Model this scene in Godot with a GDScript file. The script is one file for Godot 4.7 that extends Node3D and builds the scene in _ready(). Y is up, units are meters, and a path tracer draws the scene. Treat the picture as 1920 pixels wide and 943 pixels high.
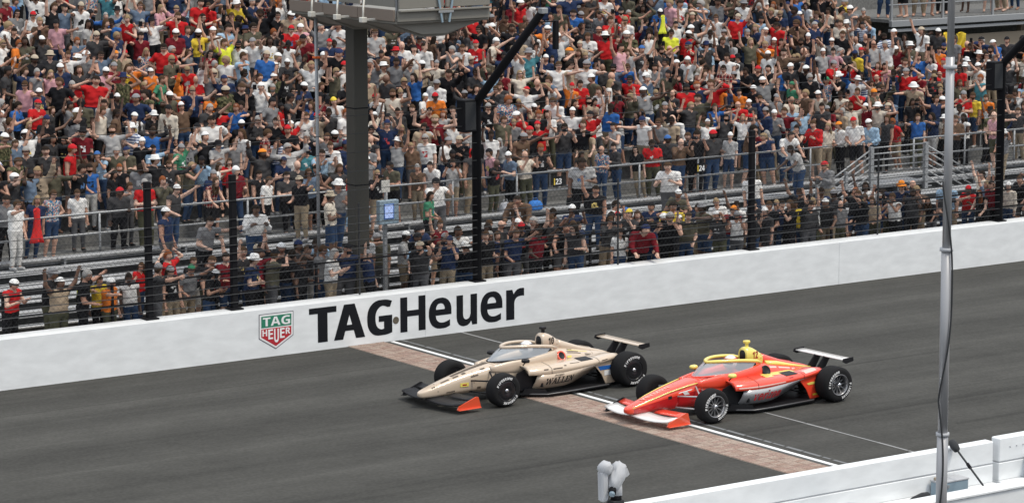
extends Node3D
# A speedway finish line: two open-wheel cars, a white outer wall and a packed grandstand.
# World: x runs along the wall, y up, z from the outer wall towards the pits.

var rng := RandomNumberGenerator.new()
var M := {}
var taken := {}
var noise := FastNoiseLite.new()
const CAM := Vector3(-31.525, 11.417, 51.659)
var cam_basis: Basis
const FOCAL := 5349.2

# ------------------------------------------------------------------ helpers
func lin(r: float, g: float, b: float) -> Color:
	return Color(r, g, b).linear_to_srgb()

func mat(key: String, c: Color, rough := 0.7, metal := 0.0) -> StandardMaterial3D:
	var m := StandardMaterial3D.new()
	m.resource_name = key
	m.albedo_color = c
	m.roughness = rough
	m.metallic = metal
	M[key] = m
	return m

func numbered(called: String) -> String:
	if not taken.has(called):
		taken[called] = 0
		return called
	taken[called] += 1
	return "%s_%03d" % [called, taken[called]]

func new_st(smooth := false) -> SurfaceTool:
	var st := SurfaceTool.new()
	st.begin(Mesh.PRIMITIVE_TRIANGLES)
	st.set_smooth_group(0 if smooth else -1)
	return st

func done(st: SurfaceTool) -> ArrayMesh:
	st.generate_normals()
	return st.commit()

func part(called: String, mesh: Mesh, m: Material, parent: Node3D, at := Transform3D()) -> MeshInstance3D:
	var o := MeshInstance3D.new()
	o.name = called
	o.mesh = mesh
	o.material_override = m
	o.transform = at
	parent.add_child(o, true)
	return o

func thing(called: String, label: String, category: String, at := Vector3.ZERO, group := "") -> Node3D:
	var o := Node3D.new()
	o.name = numbered(called)
	o.position = at
	add_child(o, true)
	tag(o, label, category, group)
	return o

func tag(o: Node, label: String, category: String, group := "", kind := "") -> void:
	if label: o.set_meta("label", label)
	if category: o.set_meta("category", category)
	if group: o.set_meta("group", group)
	if kind: o.set_meta("kind", kind)

func struct(called: String, mesh: Mesh, m: Material) -> MeshInstance3D:
	var o := part(numbered(called), mesh, m, self)
	o.set_meta("kind", "structure")
	return o

func tri_out(st: SurfaceTool, a: Vector3, b: Vector3, c: Vector3, o: Vector3) -> void:
	var n := (c - a).cross(b - a)
	if n.dot((a + b + c) / 3.0 - o) < 0.0:
		st.add_vertex(a); st.add_vertex(c); st.add_vertex(b)
	else:
		st.add_vertex(a); st.add_vertex(b); st.add_vertex(c)

func quad_out(st: SurfaceTool, a: Vector3, b: Vector3, c: Vector3, d: Vector3, o: Vector3) -> void:
	tri_out(st, a, b, c, o)
	tri_out(st, a, c, d, o)

func box(st: SurfaceTool, c: Vector3, s: Vector3, b := Basis()) -> void:
	var h := s * 0.5
	var v := []
	for i in 8:
		v.append(c + b * Vector3(h.x if i & 1 else -h.x, h.y if i & 2 else -h.y, h.z if i & 4 else -h.z))
	for f in [[0, 1, 3, 2], [4, 5, 7, 6], [0, 1, 5, 4], [2, 3, 7, 6], [0, 2, 6, 4], [1, 3, 7, 5]]:
		quad_out(st, v[f[0]], v[f[1]], v[f[2]], v[f[3]], c)

func bevel_box(st: SurfaceTool, c: Vector3, s: Vector3, r: float, b := Basis()) -> void:
	var h := s * 0.5
	var v := {}
	for i in 8:
		var sg := Vector3(1 if i & 1 else -1, 1 if i & 2 else -1, 1 if i & 4 else -1)
		for ax in 3:
			var q := h - Vector3(r, r, r)
			q[ax] = h[ax]
			v[i * 3 + ax] = c + b * (q * sg)
	for f in [[0, 2, 6, 4, 0], [1, 3, 7, 5, 0], [0, 1, 5, 4, 1], [2, 3, 7, 6, 1], [0, 1, 3, 2, 2], [4, 5, 7, 6, 2]]:
		var ax: int = f[4]
		quad_out(st, v[f[0] * 3 + ax], v[f[1] * 3 + ax], v[f[2] * 3 + ax], v[f[3] * 3 + ax], c)
	for i in 8:
		for ax in 3:
			var j := i ^ (1 << ax)
			if j > i:
				var a1 := (ax + 1) % 3
				var a2 := (ax + 2) % 3
				quad_out(st, v[i * 3 + a1], v[j * 3 + a1], v[j * 3 + a2], v[i * 3 + a2], c)
		tri_out(st, v[i * 3], v[i * 3 + 1], v[i * 3 + 2], c)

func box_mesh(s: Vector3, c := Vector3.ZERO, r := 0.0, b := Basis()) -> ArrayMesh:
	var st := new_st()
	if r > 0.0: bevel_box(st, c, s, r, b)
	else: box(st, c, s, b)
	return done(st)

# rings of equal length joined into a skin; orientation is settled once for the whole skin
func loft(st: SurfaceTool, rings: Array, closed := true, cap0 := true, cap1 := true) -> void:
	var n: int = rings[0].size()
	var total := 0.0
	var cen := []
	for r in rings:
		var c := Vector3.ZERO
		for p in r: c += p
		cen.append(c / n)
	for pass_no in 2:
		for i in rings.size() - 1:
			var mid: Vector3 = (cen[i] + cen[i + 1]) * 0.5
			for j in (n if closed else n - 1):
				var a: Vector3 = rings[i][j]
				var b: Vector3 = rings[i][(j + 1) % n]
				var c: Vector3 = rings[i + 1][(j + 1) % n]
				var d: Vector3 = rings[i + 1][j]
				if pass_no == 0:
					total += (c - a).cross(b - a).dot((a + b + c) / 3.0 - mid)
				elif total >= 0.0:
					st.add_vertex(a); st.add_vertex(b); st.add_vertex(c)
					st.add_vertex(a); st.add_vertex(c); st.add_vertex(d)
				else:
					st.add_vertex(a); st.add_vertex(c); st.add_vertex(b)
					st.add_vertex(a); st.add_vertex(d); st.add_vertex(c)
	if closed:
		for e in [[0, 1, cap0], [rings.size() - 1, rings.size() - 2, cap1]]:
			if e[2]:
				for j in n:
					tri_out(st, rings[e[0]][j], rings[e[0]][(j + 1) % n], cen[e[0]], cen[e[1]])

func tube(st: SurfaceTool, pts: Array, radius, sides := 8, caps := true) -> void:
	var rings := []
	var up := Vector3.UP
	for i in pts.size():
		var dir: Vector3 = (pts[mini(i + 1, pts.size() - 1)] - pts[maxi(i - 1, 0)]).normalized()
		if absf(dir.dot(up)) > 0.95: up = Vector3(1, 0, 0.2).normalized()
		var sx := dir.cross(up).normalized()
		var sy := sx.cross(dir).normalized()
		up = sy
		var r: float = radius[i] if radius is Array else radius
		var ring := []
		for k in sides:
			var a := TAU * k / sides
			ring.append(pts[i] + sx * cos(a) * r + sy * sin(a) * r)
		rings.append(ring)
	loft(st, rings, true, caps, caps)

func tube_mesh(pts: Array, radius, sides := 8) -> ArrayMesh:
	var st := new_st(true)
	tube(st, pts, radius, sides)
	return done(st)

# flat plate with outline pts (Vector2), mapped by xf, from depth 0 to thick along local z
func plate(st: SurfaceTool, pts: PackedVector2Array, thick: float, xf: Transform3D) -> void:
	var idx := Geometry2D.triangulate_polygon(pts)
	var c2 := Vector2.ZERO
	for p in pts: c2 += p
	c2 /= pts.size()
	var mid := xf * Vector3(c2.x, c2.y, thick * 0.5)
	for i in range(0, idx.size(), 3):
		for zz in [0.0, thick]:
			var a := pts[idx[i]]; var b := pts[idx[i + 1]]; var c := pts[idx[i + 2]]
			var away: Vector3 = xf * Vector3((a.x + b.x + c.x) / 3.0, (a.y + b.y + c.y) / 3.0, thick * 0.5)
			tri_out(st, xf * Vector3(a.x, a.y, zz), xf * Vector3(b.x, b.y, zz), xf * Vector3(c.x, c.y, zz), away)
	for i in pts.size():
		var a := pts[i]; var b := pts[(i + 1) % pts.size()]
		quad_out(st, xf * Vector3(a.x, a.y, 0), xf * Vector3(b.x, b.y, 0), xf * Vector3(b.x, b.y, thick), xf * Vector3(a.x, a.y, thick), mid)

func plate_mesh(pts: Array, thick: float, xf := Transform3D()) -> ArrayMesh:
	var st := new_st()
	plate(st, PackedVector2Array(pts), thick, xf)
	return done(st)

# a lathe round the z axis; profile of Vector2(radius, z)
func lathe(st: SurfaceTool, prof: Array, sides: int, at := Transform3D()) -> void:
	var rings := []
	for p in prof:
		var ring := []
		for k in sides:
			var a := TAU * k / sides
			ring.append(at * Vector3(cos(a) * p.x, sin(a) * p.x, p.y))
		rings.append(ring)
	loft(st, rings, true, false, false)

func font(bold: bool, serif := false) -> SystemFont:
	var f := SystemFont.new()
	f.font_names = PackedStringArray(["Droid Serif" if serif else "Droid Sans"])
	f.font_weight = 700 if bold else 400
	return f

# lettering stretched into the box x0..x1, y0..y1 of the plane given by xf
func letters(st: SurfaceTool, words: String, bold: bool, x0: float, x1: float, y0: float, y1: float, deep: float, xf := Transform3D(), serif := false) -> void:
	var tm := TextMesh.new()
	tm.text = words
	tm.font = font(bold, serif)
	tm.font_size = 64
	tm.pixel_size = 0.01
	tm.depth = 0.1
	var bb := tm.get_aabb()
	if bb.size.x <= 0.0: return
	var s := Vector3((x1 - x0) / bb.size.x, (y1 - y0) / bb.size.y, deep / bb.size.z)
	var t := Transform3D(Basis().scaled(s), Vector3(x0, y0, 0) - bb.position * s)
	st.append_from(tm, 0, xf * t)

func letters_mesh(words: String, bold: bool, x0: float, x1: float, y0: float, y1: float, deep: float, xf := Transform3D(), serif := false) -> ArrayMesh:
	var st := SurfaceTool.new()
	st.begin(Mesh.PRIMITIVE_TRIANGLES)
	letters(st, words, bold, x0, x1, y0, y1, deep, xf, serif)
	return st.commit()

func crumple(mesh: ArrayMesh, amp: float, freq: float) -> ArrayMesh:
	var a := mesh.surface_get_arrays(0)
	var v: PackedVector3Array = a[Mesh.ARRAY_VERTEX]
	var st := new_st(true)
	var idx = a[Mesh.ARRAY_INDEX]
	var n: int = idx.size() if idx != null and idx.size() else v.size()
	for i in n:
		var p := v[idx[i]] if idx != null and idx.size() else v[i]
		st.add_vertex(p + Vector3(noise.get_noise_3d(p.x * freq, p.y * freq, p.z * freq), noise.get_noise_3d(p.y * freq + 9.0, p.z * freq, p.x * freq), noise.get_noise_3d(p.z * freq, p.x * freq + 5.0, p.y * freq)) * amp)
	return done(st)

func noise_tex(size: int, freq: float, lo: Color, hi: Color, octaves := 4, sd := 3) -> NoiseTexture2D:
	var n := FastNoiseLite.new()
	n.seed = sd
	n.frequency = freq
	n.fractal_octaves = octaves
	var t := NoiseTexture2D.new()
	t.width = size
	t.height = size
	t.seamless = true
	t.noise = n
	var g := Gradient.new()
	g.set_color(0, lo)
	g.set_color(1, hi)
	t.color_ramp = g
	return t

func to_pixel(p: Vector3) -> Vector2:   # where a point falls in the photograph's 1920 x 943 frame, to decide what is in view
	var d := cam_basis.inverse() * (p - CAM)
	return Vector2(960.0 + FOCAL * d.x / -d.z, 471.5 - FOCAL * d.y / -d.z)

# ------------------------------------------------------------------ start
func _ready() -> void:
	rng.seed = 20260524
	noise.seed = 5
	noise.frequency = 1.0
	noise.fractal_octaves = 2
	set_view()
	make_materials()
	build_track()
	build_outer_wall()
	build_stand()
	build_fence()
	build_flag_stand()
	build_pit_side()
	build_crowd()
	build_cars()

func set_view() -> void:
	cam_basis = Basis(Vector3(0.8213, -0.0029, 0.5704).normalized(), Vector3(0.0896, 0.9882, -0.1240).normalized(), Vector3(-0.5633, 0.1527, 0.8120).normalized()).orthonormalized()
	var cam := Camera3D.new()
	cam.name = "camera"
	cam.transform = Transform3D(cam_basis, CAM)
	cam.fov = 10.0746
	cam.near = 0.5
	cam.far = 6000.0
	add_child(cam)
	var env := Environment.new()
	env.background_mode = Environment.BG_SKY
	var sm := ProceduralSkyMaterial.new()
	sm.sky_top_color = Color(0.88, 0.90, 0.93)
	sm.sky_horizon_color = Color(0.62, 0.65, 0.69)
	sm.ground_bottom_color = Color(0.30, 0.30, 0.29)
	sm.ground_horizon_color = Color(0.55, 0.56, 0.56)
	sm.sky_curve = 0.25
	var sky := Sky.new()
	sky.sky_material = sm
	env.sky = sky
	env.tonemap_mode = Environment.TONE_MAPPER_LINEAR
	env.tonemap_exposure = 1.55
	env.sdfgi_enabled = true
	env.ssao_enabled = true
	env.ssil_enabled = true
	var we := WorldEnvironment.new()
	we.name = "environment"
	we.environment = env
	add_child(we)
	var sun := DirectionalLight3D.new()
	sun.name = "sun"
	sun.light_color = Color(1.0, 0.97, 0.92)
	sun.light_energy = 0.5
	sun.light_angular_distance = 14.0
	sun.shadow_enabled = true
	add_child(sun)
	sun.look_at_from_position(Vector3(18, 60, 30), Vector3.ZERO)

func make_materials() -> void:
	var m := mat("wall_paint", lin(0.80, 0.82, 0.83), 0.55)
	m.albedo_texture = noise_tex(512, 0.012, Color(0.93, 0.93, 0.93), Color(1, 1, 1), 5, 8)
	m.uv1_triplanar = true
	m.uv1_world_triplanar = true
	m.uv1_scale = Vector3(0.23, 0.6, 0.23)
	mat("black_print", lin(0.010, 0.011, 0.014), 0.7).metallic_specular = 0.25
	mat("logo_green", lin(0.02, 0.19, 0.11), 0.5)
	mat("logo_red", lin(0.42, 0.02, 0.03), 0.5)
	mat("logo_white", lin(0.78, 0.78, 0.78), 0.5)
	mat("logo_grey", lin(0.16, 0.16, 0.18), 0.5)
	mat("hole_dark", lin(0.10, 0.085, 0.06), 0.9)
	mat("line_white", lin(0.78, 0.79, 0.79), 0.6)
	m = mat("line_worn", lin(0.26, 0.26, 0.26), 0.8)
	mat("tar", lin(0.055, 0.055, 0.05), 0.8)
	m = mat("concrete", lin(0.40, 0.36, 0.31), 0.9)
	m.albedo_texture = noise_tex(512, 0.02, Color(0.75, 0.75, 0.75), Color(1, 1, 1), 5, 4)
	m.uv1_triplanar = true
	m.uv1_world_triplanar = true
	m.uv1_scale = Vector3(0.35, 0.35, 0.35)
	m = mat("stand_grey", lin(0.20, 0.20, 0.195), 0.85)
	m.albedo_texture = noise_tex(512, 0.03, Color(0.72, 0.72, 0.72), Color(1, 1, 1), 5, 14)
	m.uv1_triplanar = true
	m.uv1_world_triplanar = true
	m.uv1_scale = Vector3(0.5, 0.5, 0.5)
	m = mat("aluminium", lin(0.52, 0.53, 0.54), 0.45, 0.3)
	m.albedo_texture = noise_tex(256, 0.05, Color(0.78, 0.78, 0.78), Color(1, 1, 1), 4, 24)
	m.uv1_triplanar = true
	m.uv1_scale = Vector3(0.8, 0.8, 0.8)
	mat("galvanised", lin(0.31, 0.32, 0.33), 0.5, 0.4)
	mat("black_steel", lin(0.010, 0.010, 0.012), 0.7).metallic_specular = 0.25
	mat("cable", lin(0.035, 0.037, 0.04), 0.5, 0.3)
	m = mat("column_paint", lin(0.048, 0.045, 0.036), 0.6)
	mat("platform_grey", lin(0.20, 0.19, 0.165), 0.6)
	mat("platform_brown", lin(0.19, 0.15, 0.12), 0.6)
	mat("cream_paint", lin(0.62, 0.60, 0.54), 0.5)
	mat("pale_plate", lin(0.55, 0.54, 0.50), 0.6)
	m = mat("screen", lin(0.35, 0.42, 0.6), 0.3)
	m.emission_enabled = true
	m.emission = Color(0.55, 0.66, 0.9)
	m.emission_energy_multiplier = 0.35
	mat("blue_frame", lin(0.02, 0.12, 0.42), 0.4)
	mat("blue_grey", lin(0.24, 0.32, 0.38), 0.5)
	mat("cover_grey", lin(0.42, 0.43, 0.45), 0.6)
	mat("foam_black", lin(0.03, 0.032, 0.035), 0.95)
	mat("pole_grey", lin(0.36, 0.36, 0.37), 0.4, 0.4)
	mat("tan_fascia", lin(0.33, 0.27, 0.20), 0.8)
	mat("sign_yellow", lin(0.7, 0.5, 0.05), 0.5)

# ------------------------------------------------------------------ track
func build_track() -> void:
	var pm := PlaneMesh.new()
	pm.size = Vector2(6000, 6000)
	var gm := mat("ground", lin(0.11, 0.115, 0.09), 0.95)
	gm.albedo_texture = noise_tex(512, 0.03, Color(0.7, 0.7, 0.7), Color(1, 1, 1))
	gm.uv1_scale = Vector3(900, 900, 900)
	var g := struct("ground", pm, gm)
	g.position.y = -0.06
	# asphalt: streaks worn along the driving direction, fine grain, darker rubbered lanes
	var W := 1024
	var H := 512
	var im := Image.create(W, H, false, Image.FORMAT_RGB8)
	var n1 := FastNoiseLite.new(); n1.seed = 11; n1.frequency = 1.0; n1.fractal_octaves = 4
	var n2 := FastNoiseLite.new(); n2.seed = 21; n2.frequency = 1.0; n2.fractal_octaves = 3
	for y in H:
		var lane := n2.get_noise_2d(3.7, y * 0.018) * 0.12 + n2.get_noise_2d(9.1, y * 0.11) * 0.04
		for x in W:
			var a := TAU * x / W
			var cx := cos(a) * 1.0
			var sx := sin(a) * 1.0
			var streak := n1.get_noise_3d(cx * 1.4, sx * 1.4, y * 0.16) * 0.03
			var patch := n2.get_noise_3d(cx * 4.0, sx * 4.0, y * 0.03) * 0.06
			var v := 0.84 + lane + streak + patch + rng.randf_range(-0.06, 0.06)
			v = clampf(v, 0.0, 1.0)
			im.set_pixel(x, y, Color(v, v * 0.997, v * 0.97))
	for k in 11:                                   # thin rubber lines left by single tyres
		var y0 := rng.randf_range(20, H - 30)
		var x0 := rng.randi() % W
		var run := rng.randi_range(160, 620)
		var slope := rng.randf_range(-0.012, 0.012)
		var deep := rng.randf_range(0.89, 0.96)
		for q in run:
			var xx := (x0 + q) % W
			for w2 in (2 if k % 3 else 4):
				var yy := clampi(int(y0 + slope * q) + w2, 0, H - 1)
				im.set_pixel(xx, yy, im.get_pixel(xx, yy) * Color(deep, deep, deep))
	var am := mat("asphalt", lin(0.084, 0.0835, 0.0815), 0.9)
	am.albedo_texture = ImageTexture.create_from_image(im)
	am.metallic_specular = 0.3
	var st := new_st()
	var xs := [-70.0, 110.0]
	for t in [[0, 0], [1, 0], [1, 1], [0, 0], [1, 1], [0, 1]]:
		st.set_uv(Vector2(t[0] * 4.5, t[1]))
		st.add_vertex(Vector3(xs[t[0]], 0, 0.0 if t[1] == 0 else 17.95))
	st.generate_normals()
	var road := struct("road", st.commit(), am)
	# yard of bricks
	var bed := struct("brick_strip", box_mesh(Vector3(0.93, 0.02, 17.8), Vector3(0.457, -0.004, 8.93)), mat("mortar", lin(0.27, 0.225, 0.19), 0.95))
	bed.position.y = 0.0
	var tones := []
	for k in 7:
		var c: Array = [[0.30, 0.21, 0.165], [0.33, 0.245, 0.195], [0.26, 0.165, 0.125], [0.36, 0.285, 0.23], [0.29, 0.185, 0.15], [0.34, 0.26, 0.21], [0.23, 0.155, 0.125]][k]
		var bm := mat("brick_%d" % k, lin(lerpf(c[0], 0.31, 0.35) * 1.3, lerpf(c[1], 0.22, 0.35) * 1.32, lerpf(c[2], 0.175, 0.35) * 1.34), 0.85)
		bm.albedo_texture = noise_tex(128, 0.06, Color(0.72, 0.72, 0.72), Color(1, 1, 1), 4, 40 + k)
		bm.uv1_triplanar = true
		bm.uv1_world_triplanar = true
		bm.uv1_scale = Vector3(2.3, 2.3, 2.3)
		tones.append(bm)
	var bmesh := box_mesh(Vector3(0.219, 0.016, 0.094), Vector3.ZERO, 0.004)
	var cells := []
	var row := 0
	var z := 0.06
	while z < 17.6:
		for k in 4:
			cells.append([Vector3(0.114 + k * 0.2285, 0.0075 + rng.randf_range(-0.002, 0.002), z), rng.randi() % 7])
		z += 0.1035
		row += 1
	var order := cells.duplicate()
	order.sort_custom(func(a, b): return brick_rank(a[0]) < brick_rank(b[0]))
	var rest := []
	for i in order.size():
		if i < 300:
			var o := part("brick", bmesh, tones[order[i][1]], bed, Transform3D(Basis(Vector3.UP, rng.randf_range(-0.02, 0.02)), order[i][0]))
		else:
			rest.append(order[i])
	for k in 7:
		var s2 := SurfaceTool.new()
		s2.begin(Mesh.PRIMITIVE_TRIANGLES)
		var any := false
		for c in rest:
			if c[1] == k:
				s2.append_from(bmesh, 0, Transform3D(Basis(), c[0]))
				any = true
		if any:
			var o := part("further_bricks", s2.commit(), tones[k], bed)
			o.set_meta("kind", "stuff")
	# finish line and the worn timing lines beside it
	struct("finish_line", box_mesh(Vector3(0.10, 0.008, 17.8), Vector3(1.10, 0.002, 8.95)), M.line_white)
	struct("tar_joint", box_mesh(Vector3(0.10, 0.006, 17.8), Vector3(0.985, 0.0, 8.95)), M.tar)
	var worn := new_st()
	var zz := 0.02
	while zz < 17.7:
		var l := rng.randf_range(0.15, 0.8)
		box(worn, Vector3(1.36 + rng.randf_range(-0.006, 0.006), 0.001, zz + l * 0.5), Vector3(0.075 + rng.randf_range(-0.03, 0.015), 0.006, l))
		zz += l + rng.randf_range(0.01, 0.10)
	var w := struct("worn_line", done(worn), mat("line_faint", lin(0.16, 0.165, 0.17), 0.85))
	worn = new_st()
	zz = 0.02
	while zz < 17.7:
		var l := rng.randf_range(0.3, 1.6)
		box(worn, Vector3(2.95 + rng.randf_range(-0.004, 0.004), 0.001, zz + l * 0.5), Vector3(0.055 + rng.randf_range(-0.02, 0.01), 0.006, l))
		zz += l + rng.randf_range(0.0, 0.03)
	struct("timing_line", done(worn), M.line_worn)

func brick_rank(p: Vector3) -> float:
	var hidden := 0.0
	if p.z > 3.6 and p.z < 7.4: hidden = 20.0     # under the pale car
	if p.z > 14.2: hidden = 40.0                  # behind the pit wall
	return hidden - p.z

# ------------------------------------------------------------------ outer wall
func build_outer_wall() -> void:
	var wall := thing("outer_wall", "long white concrete retaining wall along the far edge of the track", "wall", Vector3.ZERO)
	var x := -58.0
	var k := 0
	while x < 100.0:
		var l := 12.0
		part("wall_panel", box_mesh(Vector3(l - 0.004, 1.06, 0.53), Vector3(x + l * 0.5, 0.50, -0.265), 0.005), M.wall_paint, wall)
		x += l
	var hole := new_st(true)
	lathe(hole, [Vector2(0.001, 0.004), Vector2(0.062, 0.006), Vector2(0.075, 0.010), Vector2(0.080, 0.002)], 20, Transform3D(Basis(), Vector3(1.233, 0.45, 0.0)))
	part("dark_hole_disc", done(hole), M.hole_dark, wall)  # dark disc in place of an open hole, its shade put into the colour
	# lettering painted on the wall
	var word := [["T", true, -0.961, -0.280, 0.171, 0.925], ["A", true, -0.346, 0.439, 0.172, 0.928], ["G", true, 0.498, 1.134, 0.162, 0.938], ["H", false, 1.347, 2.001, 0.164, 0.932], ["e", false, 2.090, 2.684, 0.146, 0.832], ["u", false, 2.820, 3.367, 0.133, 0.832], ["e", false, 3.463, 4.050, 0.140, 0.835], ["r", false, 4.155, 4.643, 0.144, 0.838]]
	for w in word:
		var st := SurfaceTool.new()
		st.begin(Mesh.PRIMITIVE_TRIANGLES)
		var fat: float = 0.030 if w[1] else 0.0
		for k2 in (4 if w[1] else 1):
			var off := lerpf(-fat, fat, k2 / 3.0)
			letters(st, w[0], true, w[2] + fat + off, w[3] - fat + off, w[4], w[5], 0.004, Transform3D(Basis(), Vector3(0, 0, 0.001 + 0.0006 * k2)))
		part("painted_letter", st.commit(), M.black_print, wall)
	# the shield beside it
	var outline := [Vector2(-2.19, 0.927), Vector2(-1.345, 0.930), Vector2(-1.355, 0.405), Vector2(-1.79, 0.150), Vector2(-2.20, 0.405)]
	var sh := part("shield_emblem", plate_mesh(outline, 0.004, Transform3D(Basis(), Vector3(0, 0, 0.001))), M.logo_grey, wall)
	part("shield_white", plate_mesh(shrink(outline, 0.018), 0.003, Transform3D(Basis(), Vector3(0, 0, 0.005))), M.logo_white, sh)
	part("shield_green", plate_mesh([Vector2(-2.135, 0.875), Vector2(-1.40, 0.877), Vector2(-1.405, 0.632), Vector2(-2.138, 0.630)], 0.003, Transform3D(Basis(), Vector3(0, 0, 0.008))), M.logo_green, sh)
	part("shield_red", plate_mesh([Vector2(-2.138, 0.606), Vector2(-1.405, 0.608), Vector2(-1.41, 0.435), Vector2(-1.79, 0.215), Vector2(-2.142, 0.435)], 0.003, Transform3D(Basis(), Vector3(0, 0, 0.008))), M.logo_red, sh)
	part("shield_letters", letters_mesh("TAG", true, -2.10, -1.435, 0.662, 0.850, 0.003, Transform3D(Basis(), Vector3(0, 0, 0.011))), M.logo_white, sh)
	var st2 := SurfaceTool.new()
	st2.begin(Mesh.PRIMITIVE_TRIANGLES)
	var hx := -2.115
	for c in [["H", 0.42], ["E", 0.345], ["U", 0.265], ["E", 0.345], ["R", 0.42]]:
		letters(st2, c[0], true, hx, hx + 0.115, c[1] + 0.03, 0.588, 0.003, Transform3D(Basis(), Vector3(0, 0, 0.011)))
		hx += 0.142
	part("shield_letters", st2.commit(), M.logo_white, sh)

func shrink(pts: Array, by: float) -> Array:
	var out := Geometry2D.offset_polygon(PackedVector2Array(pts), -by)
	return Array(out[0])

# ------------------------------------------------------------------ grandstand
const ROWS := 13
const ROW_TREAD := 0.76
const ROW_RISE := 0.315
const DECK_Y := 1.29
const DECK_FRONT := -7.0
const DECK_BACK := -8.5
const WALK_Y := 0.36
const X_LEFT := -16.0
const X_RIGHT := 46.0

func row_z(k: int) -> float: return DECK_BACK - ROW_TREAD * k
func row_y(k: int) -> float: return DECK_Y + ROW_RISE * (k + 1)
func low_z(k: int) -> float: return -3.5 - 0.7 * k
func low_y(k: int) -> float: return WALK_Y + 0.18 * (k + 1)
const STAIR_X := 21.3

func build_stand() -> void:
	var len := X_RIGHT - X_LEFT
	var mid := (X_RIGHT + X_LEFT) * 0.5
	var walk := struct("pavement", box_mesh(Vector3(len, 0.3, 3.0), Vector3(mid, WALK_Y - 0.15, -2.03)), M.concrete)
	var low := thing("bleachers", "low silver aluminium bleachers in front of the grey handrail", "bleachers")
	for k in 5:
		var y := low_y(k)
		var zf := low_z(k)
		part("riser", box_mesh(Vector3(len, y - WALK_Y + 0.28, 0.04), Vector3(mid, (y + WALK_Y - 0.34) * 0.5, zf - 0.3)), M.stand_grey, low)
		var xx := X_LEFT
		while xx < X_RIGHT - 0.1:
			part("foot_board", box_mesh(Vector3(3.08, 0.035, 0.26), Vector3(xx + 1.55, y - 0.0175, zf - 0.15), 0.006), M.aluminium, low)
			part("seat_board", box_mesh(Vector3(3.08, 0.04, 0.25), Vector3(xx + 1.55, y + 0.14, zf - 0.50), 0.006), M.aluminium, low)
			part("seat_bracket", box_mesh(Vector3(0.05, 0.30, 0.20), Vector3(xx + 0.2, y - 0.03, zf - 0.50)), M.galvanised, low)
			xx += 3.1
	var stand := thing("grandstand", "tall grey grandstand with stepped rows packed with spectators", "grandstand")
	part("walkway_deck", box_mesh(Vector3(len, 0.30, 1.5), Vector3(mid, DECK_Y - 0.15, (DECK_FRONT + DECK_BACK) * 0.5)), M.stand_grey, stand)
	part("deck_edge", box_mesh(Vector3(len, 0.07, 0.05), Vector3(mid, DECK_Y - 0.02, DECK_FRONT + 0.028)), M.aluminium, stand)
	part("deck_fascia", box_mesh(Vector3(len, 0.75, 0.04), Vector3(mid, DECK_Y - 0.45, DECK_FRONT - 0.05)), M.stand_grey, stand)
	for k in ROWS + 1:
		var l := len if k < 6 else 43.5
		var m2 := mid if k < 6 else X_LEFT + 21.75
		part("step", box_mesh(Vector3(l, 0.42, ROW_TREAD), Vector3(m2, row_y(k) - 0.21, row_z(k) - ROW_TREAD * 0.5)), M.stand_grey, stand)
		if k >= ROWS: continue
		var xx := X_LEFT
		while xx < X_LEFT + l - 1.0:
			part("bench", box_mesh(Vector3(3.84, 0.04, 0.24), Vector3(xx + 1.95, row_y(k) + 0.40, row_z(k) - ROW_TREAD + 0.15), 0.006), M.aluminium, stand)
			part("bench_leg", box_mesh(Vector3(0.05, 0.38, 0.18), Vector3(xx + 0.5, row_y(k) + 0.19, row_z(k) - ROW_TREAD + 0.15)), M.galvanised, stand)
			xx += 3.9
	part("back_wall", box_mesh(Vector3(len, 9.0, 0.3), Vector3(mid, 4.5, row_z(ROWS + 1) - 0.6)), M.stand_grey, stand)
	# handrail on the deck edge
	var rail := thing("handrail", "grey galvanised pipe handrail along the front of the grandstand deck", "railing")
	for seg in [[X_LEFT, STAIR_X - 1.6], [STAIR_X + 1.6, X_RIGHT]]:
		for h in [1.02, 0.55]:
			part("rail", tube_mesh([Vector3(seg[0], DECK_Y + h, DECK_FRONT - 0.03), Vector3(seg[1], DECK_Y + h, DECK_FRONT - 0.03)], 0.026, 8), M.galvanised, rail)
		var px: float = seg[0]
		while px < seg[1]:
			part("post", tube_mesh([Vector3(px, DECK_Y, DECK_FRONT - 0.03), Vector3(px, DECK_Y + 1.02, DECK_FRONT - 0.03)], 0.028, 8), M.galvanised, rail)
			px += 1.95
	for s in [["23", 10.59, "small black plate reading 23 on the handrail towards the column"], ["24", 15.26, "black plate numbered 24 on the handrail towards the stairway"]]:
		var sg := thing("section_sign", s[2], "sign", Vector3(s[1], DECK_Y + 0.76, DECK_FRONT + 0.02))
		part("plate", box_mesh(Vector3(0.30, 0.26, 0.02), Vector3.ZERO, 0.004), M.black_print, sg)
		part("stripe", box_mesh(Vector3(0.035, 0.17, 0.004), Vector3(-0.11, 0, 0.0125)), M.sign_yellow, sg)
		part("number", letters_mesh(s[0], true, -0.075, 0.115, -0.075, 0.075, 0.004, Transform3D(Basis(), Vector3(0, 0, 0.011))), M.logo_white, sg)
	# stair flights either side of a landing
	var stair := thing("stairway", "grey steel stairway with many barred railings up to the grandstand deck", "stairs", Vector3(STAIR_X, 0, 0))
	var tz := DECK_FRONT + 1.1
	part("landing", box_mesh(Vector3(2.0, 0.06, 1.1), Vector3(0, DECK_Y, tz - 0.55), 0.006), M.galvanised, stair)
	for b in 7:
		part("bar", tube_mesh([Vector3(-1.0, DECK_Y + 0.02 + b * 0.17, tz), Vector3(1.0, DECK_Y + 0.02 + b * 0.17, tz)], 0.02, 6), M.galvanised, stair)
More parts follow.
